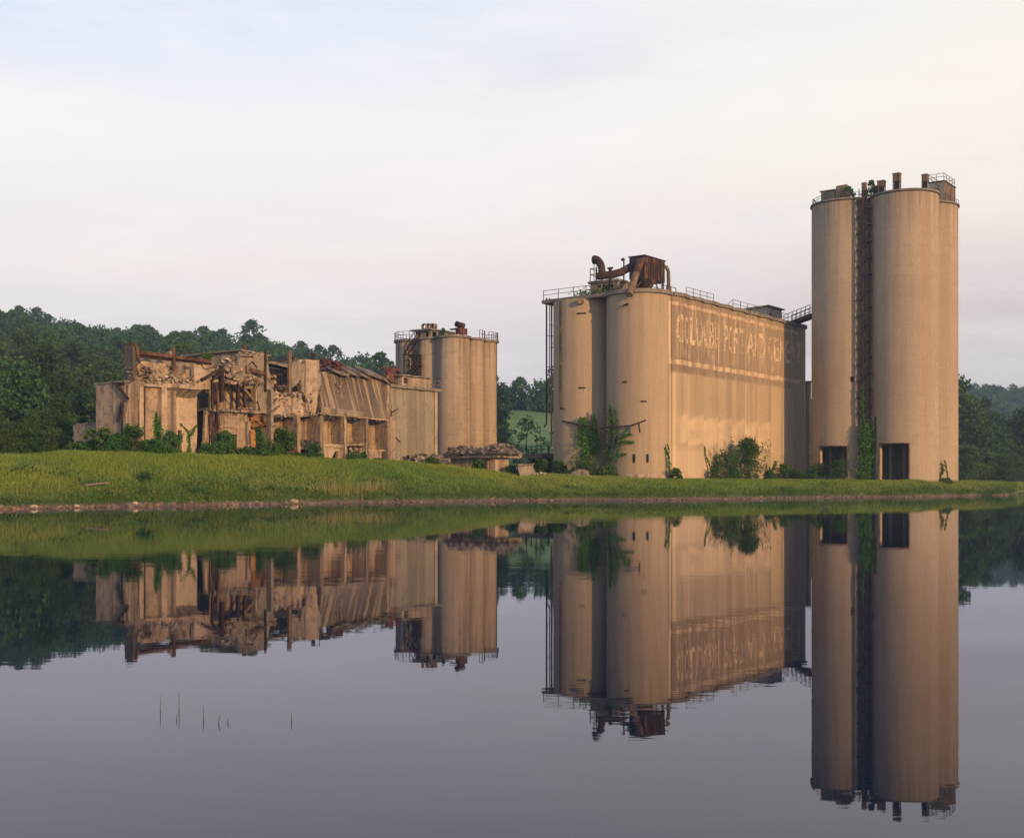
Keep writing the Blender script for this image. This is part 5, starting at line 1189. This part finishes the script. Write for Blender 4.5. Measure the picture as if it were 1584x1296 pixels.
def frond_plant(px, d, w_, h, label, nf=9, leaf=.16, mat='leaf_bush', name='sumac', cat='shrub', lift=.35):
    """upright stems with drooping compound leaves"""
    rng = np.random.default_rng(int(px * 3 + d)); x = WX(px, d); t = thing(name, label, cat, (x, d, gz(x, d) - .05)); C = []; b = MB()
    for k in range(nf):
        a = k * 2.4 + rng.uniform(-.4, .4); f_ = (k + .5) / nf; z0 = h * (lift + .55 * f_); L = w_ / 2 * (1.1 - .5 * f_)
        pts = [np.array([0, 0, z0 - h * .12])] + [np.array([math.cos(a) * L * s, math.sin(a) * L * s, z0 + h * .16 * math.sin(s * 2.3) - h * .10 * s * s]) for s in (.25, .5, .75, 1)]
        b.tube(pts, [.03, .025, .02, .015, .01], 4)
        for s in np.linspace(.2, 1, 10):
            q = pts[0] + (pts[-1] - pts[0]) * s; q[2] = z0 + h * .16 * math.sin(s * 2.3) - h * .10 * s * s
            for _ in range(6): C.append(q + rng.normal(size=3) * np.array([.10, .10, .07]) * w_ * .45)
    b.tube([(0, 0, -.1), (.03, 0, h * .5), (0, .02, h * .9)], [.06, .045, .02], 5)
    quads('foliage', leaf_quads(np.array(C), leaf, rng), mat, t); b.build('stem', 'bark', t); return t
def vine(path, d, rad, label, n_=500, leaf=.15, mat='leaf_vine', name='climbing_vine'):
    """leaves clinging along a path of photo columns/rows on a wall at depth d (or one depth per point)"""
    ds = d if isinstance(d, (list, tuple)) else [d] * len(path); pts = np.array([at_px(px, py, q) for (px, py), q in zip(path, ds)]); rng = np.random.default_rng(int(path[0][0] * 5))
    o = pts[0]; t = thing(name, label, 'vine', tuple(o)); rd = rad if isinstance(rad, (list, tuple)) else [rad] * len(path)
    seg = np.linalg.norm(np.diff(pts, axis=0), axis=1); cum = np.concatenate([[0], np.cumsum(seg)]); n_ = int(n_ * 1.25); s = rng.uniform(0, cum[-1], n_); C = np.stack([np.interp(s, cum, pts[:, k]) for k in range(3)], 1); r_ = np.interp(s, cum, rd)
    off = rng.normal(size=(n_, 3)) * .5; off[:, 1] *= .45; blob = np.abs(np.sin(s * 2.1 + 1) * np.sin(s * .83)) * .8 + .35; C = C + off * (r_ * blob)[:, None] - o
    quads('foliage', leaf_quads(C, leaf * .8, rng), mat, t)
    b = MB(); b.tube([tuple(p_ - o) for p_ in pts], .035, 5); b.build('stem', 'bark', t); return t
# along the ruin
frond_plant(152, 95.5, 2.6, 2.2, 'star-leaved bush before the low wall at far left')
for px, d, w_, h, lab in ((120, 97, 3.0, 1.1, 'low dark shrub at the left foot of the low wall'), (182, 95, 2.4, 1.6, 'rounded shrub before the left end block'), (206, 95, 2.4, 2.2, 'tall shrub at the corner of the left end block'), (172, 94, 2.0, .9, 'small shrub low before the left end block'),
    (265, 98.2, 1.7, 2.0, 'narrow leafy shrub before the small dark doorway'), (240, 97, 2.0, 1.4, 'shrub at the foot of the green vine column'), (322, 101.5, 2.0, 1.2, 'low shrub before the dark gap of the ruin'), (349, 103, 2.2, 2.2, 'shrub covering the square doorway of the ruin'), (382, 104.5, 1.5, 1.0, 'low shrub under the pipe opening'), (407, 105.5, 1.6, 1.2, 'shrub below the vine under the pipe mouth'), (424, 106.5, 1.8, 1.5, 'shrub left of the small tree by the broken bay'),
    (137, 96.5, 2.6, 1.0, 'low shrub between the star-leaved bush and the wood'), (222, 96.5, 1.6, 1.3, 'shrub left of the green vine column'), (252, 98, 1.5, 1.1, 'shrub just right of the green vine column'), (336, 102, 1.6, 1.3, 'shrub under the steel lattice of the ruin'), (394, 105, 1.4, 1.0, 'shrub before the ochre opening of the ruin'), (434, 107.5, 1.6, 1.0, 'low shrub under the small layered tree'),
    (487, 110, 1.6, 1.7, 'bright bush before the broken floor of the ruin'), (462, 109, 1.4, .7, 'low weeds before the broken bay'), (548, 114.5, 1.8, .7, 'low weeds before the rubble-filled bay'), (562, 115, 1.0, .9, 'small bush right of the rubble-filled bay'), (586, 117, 1.2, .5, 'low weeds at the right foot of the ruin'), (668, 121, 1.8, .8, 'weeds before the pale mound'), (650, 126, .8, 1.0, 'sapling on the dark rubble heap')):
    shrub(px, d, w_, h, lab, n_=int(420 + 260 * w_ * h), leaf=.13)
shrub(442, 108.3, 2.6, 2.9, 'small layered tree before the broken bay of the ruin', 900, .14, 'leaf_bush', 'vase', name='small_tree', cat='tree', lift=.35)
vine([(240, 705), (241, 680), (243, 660), (241, 648), (240, 638)], 98.0, [.9, .7, .5, .35, .15], 'bright green vine column on the niche of the ruin', 900, .15)
vine([(236, 690), (233, 672), (230, 655)], 98.0, [.4, .3, .12], 'short left arm of vine beside the bright vine column', 160, .14)
vine([(291, 706), (293, 690), (292, 676), (297, 668), (304, 658)], 98.9, [.45, .25, .22, .2, .12], 'thin vine climbing right of the small dark doorway', 260, .14)
vine([(293, 676), (288, 664), (279, 656)], 98.9, [.15, .14, .1], 'thin vine arm reaching left above the small doorway', 90, .12)
vine([(398, 662), (401, 672), (404, 684), (404, 698)], 104.6, [.3, .6, .6, .6], 'dark vine curtain under the pipe mouth', 520, .15, 'leaf_bush')
vine([(196, 690), (199, 672), (197, 656)], 95.0, [.45, .3, .15], 'pale vine on the corner of the left end block', 200, .14)
shrub(321, 104, 1.0, .8, 'weeds growing on the rusty beam end', 160, .12, 'leaf_vine', dz=RF.z(556, RF.x(321, .6), .6) - gz(WX(321, 104), 104), stem=False)
# around the platform and the lettered silo
for px, d, w_, h, lab in ((739, 124.2, 1.4, 1.1, 'shrub growing in the arched hole of the platform'), (790, 125, 1.4, .9, 'shrub at the right end of the platform'), (840, 139, 2.2, 1.9, 'shrub at the foot of the dark pier'), (864, 138, 2.2, 1.9, 'dark shrub at the left foot of the lettered silo'), (903, 135.6, 3.8, 2.1, 'broad bush at the foot of the left round front'), (940, 134.6, 2.4, 1.5, 'shrub in the cleft between the two round fronts'), (1047, 134.5, 1.5, 1.4, 'shrub at the foot of the forked vine'), (1106, 142, 1.2, 1.6, 'narrow shrub left of the big bush'),
    (1215, 155, 3.4, 2.3, 'rounded shrub at the shadow edge of the lettered silo'), (1190, 152, 1.8, 1.4, 'low leafy shrub right of the big bush'), (1263, 151.5, 3.2, 2.4, 'rounded shrub left of the left doorway'), (1238, 158, 2.6, 1.2, 'low dark shrub in the gap by the tall silos'), (1333, 150, 1.6, 1.0, 'low shrub between the two dark doorways'), (1462, 151, 1.8, .8, 'low weeds at the right foot of the nearest tall silo')):
    shrub(px, d, w_, h, lab, n_=int(420 + 220 * w_ * h), leaf=.15)
shrub(1157, 146, 5.4, 5.2, 'big layered bush before the scalloped lettered wall', 3000, .17, 'leaf_bush', 'cone', clump=46, name='large_bush', cat='bush')
shrub(1122, 143.5, 4.2, 3.5, 'left lighter half of bushes before the lettered wall', 1200, .16, 'leaf_bush', 'round', clump=26, name='large_bush', cat='bush')
shrub(1298, 149.3, 2.6, 2.9, 'small tree standing in the left dark doorway', 900, .15, 'leaf_bush', 'cone', name='small_tree', cat='tree', clump=22)
vine([(905, 715), (909, 695), (906, 675), (904, 660), (901, 648)], [138.2, 138.3, 138.4, 138.4, 138.4], [1.6, 1.5, 1.3, .9, .4], 'broad green vine fanning over the left round front', 1500, .17)
vine([(920, 700), (921, 680), (919, 658), (918, 642)], 138.5, [.9, .7, .6, .25], 'upright vine beside the cleft on the left round front', 700, .16)
vine([(897, 690), (896, 672), (894, 655)], 138.4, [.4, .3, .15], 'thin left arm of vine on the left round front', 160, .15)
vine([(943, 728), (942, 700), (944, 675), (944, 650), (943, 625)], 135.8, [.45, .4, .5, .5, .12], 'tall upright vine in the cleft of the lettered silo', 800, .16)
vine([(950, 695), (954, 670), (953, 648), (951, 632)], 135.2, [.3, .35, .3, .12], 'second upright vine right of the cleft', 300, .15)
vine([(952, 715), (957, 690), (962, 676), (972, 662)], 134.5, [.25, .3, .35, .15], 'leaning vine crossing the right round front', 300, .16)
for (a, c, lab) in (((957, 684), (980, 684), 'lowest level spray of vine on the right round front'), ((960, 676), (977, 672), 'middle level spray of vine on the right round front'), ((952, 708), (968, 702), 'short spray of vine low on the right round front')):
    vine([a, ((a[0] + c[0]) / 2, (a[1] + c[1]) / 2 - 1), c], 134.2, [.22, .3, .15], lab, 130, .16)
vine([(1037, 740), (1035, 722), (1034, 706), (1029, 692)], 135.2, [.35, .22, .2, .12], 'thin forked vine at the corner of the scalloped wall', 260, .14)
vine([(1034, 706), (1035, 695), (1032, 686)], 135.2, [.15, .14, .08], 'right tip of the forked vine', 70, .13)
vine([(1102, 730), (1096, 715), (1091, 702), (1090, 690)], 142.6, [.25, .18, .15, .08], 'thin vine strand on the scalloped wall left of the big bush', 140, .13)
vine([(1193, 735), (1197, 722), (1201, 714)], 154.5, [.4, .3, .15], 'broad-leaved vine between big bush and shadow edge', 120, .22, 'leaf_pale')
# vine at the foot of the stair
vine([(1344, 742), (1343, 715), (1344, 690), (1341, 670), (1337, 655)], [152.4, 152.4, 152.4, 152.5, 152.6], [1.3, 1.6, 1.4, 1.0, .6], 'thick vine covering the foot of the zigzag stair', 3600, .17)
vine([(1352, 700), (1355, 675), (1352, 655), (1354, 645)], 152.0, [.4, .45, .3, .15], 'right arm of vine beside the zigzag stair', 320, .16)
vine([(1333, 730), (1332, 705), (1330, 680)], 152.6, [.4, .35, .15], 'left arm of vine beside the zigzag stair', 260, .16)
vine([(1337, 655), (1335, 630), (1334, 598)], 152.6, [.4, .35, .2], 'vine reaching up the lower stair flights', 240, .15)
vine([(1454, 738), (1459, 725), (1456, 716)], 154.6, [.4, .45, .3], 'broad-leaved plant at the right foot of the nearest tall silo', 120, .2)
vine([(1466, 738), (1464, 724), (1461, 712)], 154.6, [.2, .15, .1], 'thin plant stalk right of the broad-leaved plant', 60, .16)
# bushes on the tall silo roofs
for px, xl, w_, h, lab in ((1313, -2.4, 1.9, 2.0, 'green bush on the left tall silo roof'), (1348, -2.6, 2.0, 2.0, 'pair of green bushes at the head of the zigzag stair'), (1357, -2.0, 1.5, 1.5, 'small bush against the lower rusty roof box')):
    w = TF.w(xl, TF.y(px, xl)); rng = np.random.default_rng(px); t = thing('roof_bush', lab, 'bush', (w.x, w.y, TZ + .3))
    quads('foliage', leaf_quads(crown_points(h, w_ / 2, 14, 45, rng, .05, 'cone'), .14, rng), 'leaf_bush', t); trunk_mb(h * .8, .04, rng, 5).build('stem', 'bark', t)
w = SF.w(.9, 8); rng = np.random.default_rng(4); t = thing('roof_weeds', 'weeds growing on the lettered silo roof below the plinth', 'weeds', (w.x, w.y, SZ + .42)); C = np.stack([rng.normal(0, .35, 500), np.zeros(500), np.abs(rng.normal(0, .35, 500))], 1); yy = rng.uniform(-3, 2.6, 500); C[:, 0] += V.x * yy; C[:, 1] += V.y * yy; quads('foliage', leaf_quads(C, .13, rng), 'leaf_bush', t)
w = KF.w(-.8, .9); rng = np.random.default_rng(9); t = thing('roof_shrub', 'small shrub between roof house and red box on the rear silos', 'shrub', (w.x, w.y, zk)); quads('foliage', leaf_quads(crown_points(1.1, .55, 8, 40, rng, .05, 'cone'), .13, rng), 'leaf_bush', t)

# saplings by the water
for px, d, h, lab, nl in ((1275, 131, 1.7, 'young pale-leaved sapling near the water right of centre', 60), (1310, 133, 3.0, 'thin bare twig standing at the waterline', 10), (1218, 128, 2.4, 'faint bare twig in the grass below the lettered silo', 8)):
    x = WX(px, d); t = thing('sapling', lab, 'sapling', (x, d, gz(x, d) - .05)); b = MB(); rng = np.random.default_rng(px)
    b.tube([(0, 0, 0), (.08, 0, h * .5), (.02, 0, h)], [.03, .022, .008], 5); C = []
    for k in range(6): a = k * 2.2; z0 = h * (.35 + .1 * k); L = h * .28; b.tube([(0.05, 0, z0), (math.cos(a) * L, math.sin(a) * L, z0 + L * .5)], [.012, .006], 4); C += [(math.cos(a) * L * s, math.sin(a) * L * s, z0 + L * .5 * s) for s in rng.uniform(.5, 1.1, nl // 6)]
    b.build('stem', 'bark', t)
    if C: quads('foliage', leaf_quads(np.array(C), .12, rng), 'leaf_pale', t)
# ------------------------------------------------------------------ grass on the bank
def scatter(n_, seed, t0, t1, px0=-60, px1=1640):
    rng = np.random.default_rng(seed); px = rng.uniform(px0, px1, n_); ds = np.interp(px, _px, _ds); dc = np.interp(px, _px, _dc)
    f_ = rng.uniform(0, 1, n_); y = ds + t0 + f_ * (dc + t1 - ds - t0); x = (px - CX) / F * y; return px, x, y, rng
m, n, p, o_ = new_mat('grass_blades'); M['grass'] = m
at = nd(n, 'ShaderNodeAttribute', attribute_name='tint'); n.links.new(at.outputs['Color'], p.inputs['Base Color']); p.inputs['Roughness'].default_value = .7
tb = nd(n, 'ShaderNodeBsdfTranslucent', in_Color=at.outputs['Color']); mx = nd(n, 'ShaderNodeMixShader', in_0=.3); n.links.new(p.outputs[0], mx.inputs[1]); n.links.new(tb.outputs[0], mx.inputs[2]); n.links.new(mx.outputs[0], o_.inputs[0])
def vnoise(x, y, s):      # cheap smooth value noise
    return (np.sin(x * s + 1.7 * np.sin(y * s * .7)) + np.sin(y * s * 1.3 + 1.1 * np.sin(x * s * .6 + 2)) + np.sin((x + y) * s * .53 + 4)) / 3
def grass(name, n_, seed, t0, t1, h, wd, label):
    px, x, y, rng = scatter(n_, seed, t0, t1); z = ground_z(x, y); keep = z > .20; px, x, y, z = px[keep], x[keep], y[keep], z[keep]; n_ = len(x)
    t_ = y - np.interp(px, _px, _ds)
    hh = h * rng.uniform(.45, 1.2, n_) * (1 + .35 * vnoise(x, y, .5)); a = rng.uniform(0, 6.283, n_); w2 = wd * rng.uniform(.6, 1.4, n_); ln = rng.normal(0, .3, (n_, 2)) * hh[:, None]
    B = np.stack([x, y, z - .03], 1); s = np.stack([np.cos(a) * w2, np.sin(a) * w2, 0 * a], 1); tip = B + np.stack([ln[:, 0], ln[:, 1], hh], 1)
    Pq = np.stack([B - s, B + s, tip], 1)
    k = vnoise(x, y, .16) * .75 + vnoise(x + 40, y, .9) * .35 + rng.normal(0, .35, n_); k = np.clip(.5 + .5 * k, 0, 1)[:, None]
    c1, c2 = np.array([.090, .195, .024]), np.array([.235, .290, .048]); c = c1 * (1 - k) + c2 * k
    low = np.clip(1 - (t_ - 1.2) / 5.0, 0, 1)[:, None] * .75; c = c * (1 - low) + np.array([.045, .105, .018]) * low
    straw = (rng.uniform(0, 1, n_) < .03 + .07 * ((px > 490) & (px < 640) & (t_ < 4)))[:, None]; c = np.where(straw, np.array([.23, .19, .08]), c)
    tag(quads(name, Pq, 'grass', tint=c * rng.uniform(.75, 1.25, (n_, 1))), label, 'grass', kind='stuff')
grass('bank_grass', 350000, 5, -.9, 9, .30, .034, 'tall green and straw-coloured grass covering the bank')
# dry stalks by the water
rng = np.random.default_rng(8); px = np.concatenate([rng.normal(520, 22, 70), rng.normal(575, 16, 60), rng.uniform(0, 1560, 160)]); ds = np.interp(px, _px, _ds); y = ds + rng.uniform(1.8, 4.5, len(px)); x = (px - CX) / F * y; z = ground_z(x, y)
h_ = rng.uniform(.5, 1.15, len(px)); h_[130:] *= .55; B = np.stack([x, y, z], 1); s = np.zeros_like(B); s[:, 0] = .014; ln = rng.normal(0, .16, (len(px), 2)) * h_[:, None]; T_ = B + np.stack([ln[:, 0], ln[:, 1], h_], 1)
tag(quads('dry_stalks', np.stack([B - s, B + s, T_ + s * .5, T_ - s * .5], 1), plain('dry_stalk', (.26, .19, .10), .9, .2)), 'thin dry stalks along the foot of the bank', 'stalks', kind='stuff')
# weeds low on the bank
C = []; px, x, y, rng = scatter(520, 15, 1.6, -8); t_ = y - np.interp(px, _px, _ds); sel = rng.uniform(0, 1, len(px)) < np.exp(-t_ / 4.0)
for xx, yy in zip(x[sel], y[sel]):
    k = rng.integers(30, 80); r_ = rng.uniform(.3, .8); q = rng.normal(size=(k, 3)) * np.array([r_, r_, r_ * .45]); q[:, 2] = np.abs(q[:, 2]); C.append(q + np.array([xx, yy, gz(xx, yy)]))
tag(quads('bank_weeds', leaf_quads(np.concatenate(C), .10, rng), 'leaf_bush'), 'low dark weeds along the foot of the grassy bank', 'weeds', kind='stuff')
shrub(225, 86.5, 1.5, .8, 'dark weed bush halfway down the left bank', 260, .10)
# shore stones
b = MB(); r2 = random.Random(14)
for _ in range(5200):
    px = r2.uniform(-40, 1590); d0 = float(np.interp(px, _px, _ds)); yy = d0 + r2.gauss(.35, .55); xx = (px - CX) / F * yy; zz_ = gz(xx, yy)
    if zz_ < -.12 or zz_ > .24: continue
    dens = (.9 if px < 520 else .55) * (.45 + .9 * max(0, math.sin(px * .05) * math.sin(px * .013 + 1)))
    if r2.random() > dens: continue
    b.chunk((xx, yy, zz_ + .01), r2.choice((.06, .08, .10, .12, .17)) * r2.uniform(.7, 1.3), r2, .7)
o = b.build('shore_stones', 'stone'); tag(o, 'pebbles and small stones along the waterline', 'stones', kind='stuff')
for px, dt, r_, lab in ((455, .2, .24, 'white rounded stone at the waterline below the ruin'), (52, .5, .18, 'pale flat stone at the left end of the waterline'), (209, .3, .18, 'pale angular stone at the waterline below the left end block'), (118, .3, .15, 'pale stone between the flat stone and the angular stone')):
    d0 = float(np.interp(px, _px, _ds)) + dt; x = WX(px, d0); bm = bmesh.new(); bmesh.ops.create_icosphere(bm, subdivisions=3, radius=r_)
    for v in bm.verts: k = 1 + .3 * mnoise.noise(v.co * 4 + Vector((px, 0, 0))); v.co = Vector((v.co.x * k * 1.3, v.co.y * k, v.co.z * k * .8))
    me = bpy.data.meshes.new('large_stone'); bm.to_mesh(me); bm.free(); me.materials.append(M['ruin_pale']); o = bpy.data.objects.new('large_stone', me); COL.objects.link(o); o.location = (x, d0, max(gz(x, d0), 0) + .08); tag(o, lab, 'stone', 'large stones at the waterline')
for k, (px, d, lab) in enumerate(((150, 82, 'weathered plank lying in the grass of the left bank'),)):
    x = WX(px, d); t = bpy.data.objects.new; b = MB(); b.box(-.8, .8, -.09, .09, 0, .06); o = b.build('plank', 'ruin_grey', None, .02, .4); o.location = (x, d, gz(x, d) + .28); o.rotation_euler = (R(20), R(-6), R(10)); tag(o, lab, 'plank')
# reeds in the water, near the camera
for px, pyb, h, lean, lab in ((248, 1100, .115, .0, 'tallest single reed standing leftmost in the water'), (277, 1097, .125, .0, 'tall reed second from left in the water'), (273, 1112, .04, .15, 'tiny reed tip beside the second tall reed'), (315, 1112, .085, -.05, 'straight reed in the middle of the reed group'), (338, 1118, .06, .22, 'curved reed right of the straight reed'), (352, 1118, .035, .3, 'small bent reed tip right of the curved reed'), (451, 1115, .06, .0, 'lone reed standing right of the reed group')):
    d = CAMZ * F / (pyb - HOR); t = thing('reed', lab, 'reed', (WX(px, d), d, 0), 0, 'reeds standing in the water')
    b = MB(); b.tube([(0, 0, -.25), (0, 0, 0), (lean * h * .35, 0, h * .6), (lean * h, 0, h * 1.05)], [.0030, .0028, .0022, .0008], 6); b.build('blade', 'reed', t)
# ------------------------------------------------------------------ haze
m = bpy.data.materials.new('valley_haze'); m.use_nodes = True; n = m.node_tree; n.nodes.clear(); o_ = n.nodes.new('ShaderNodeOutputMaterial')
pv = nd(n, 'ShaderNodeVolumePrincipled', in_Color=(.50, .70, 1.0, 1), in_Density=HAZE, in_Anisotropy=.2); n.links.new(pv.outputs[0], o_.inputs['Volume']); M['haze'] = m
b = MB(); b.box(-810, 910, -210, 1110, -3.6, 72); o = b.build('haze', 'haze'); tag(o, 'pale evening haze in the valley', 'haze', kind='stuff')
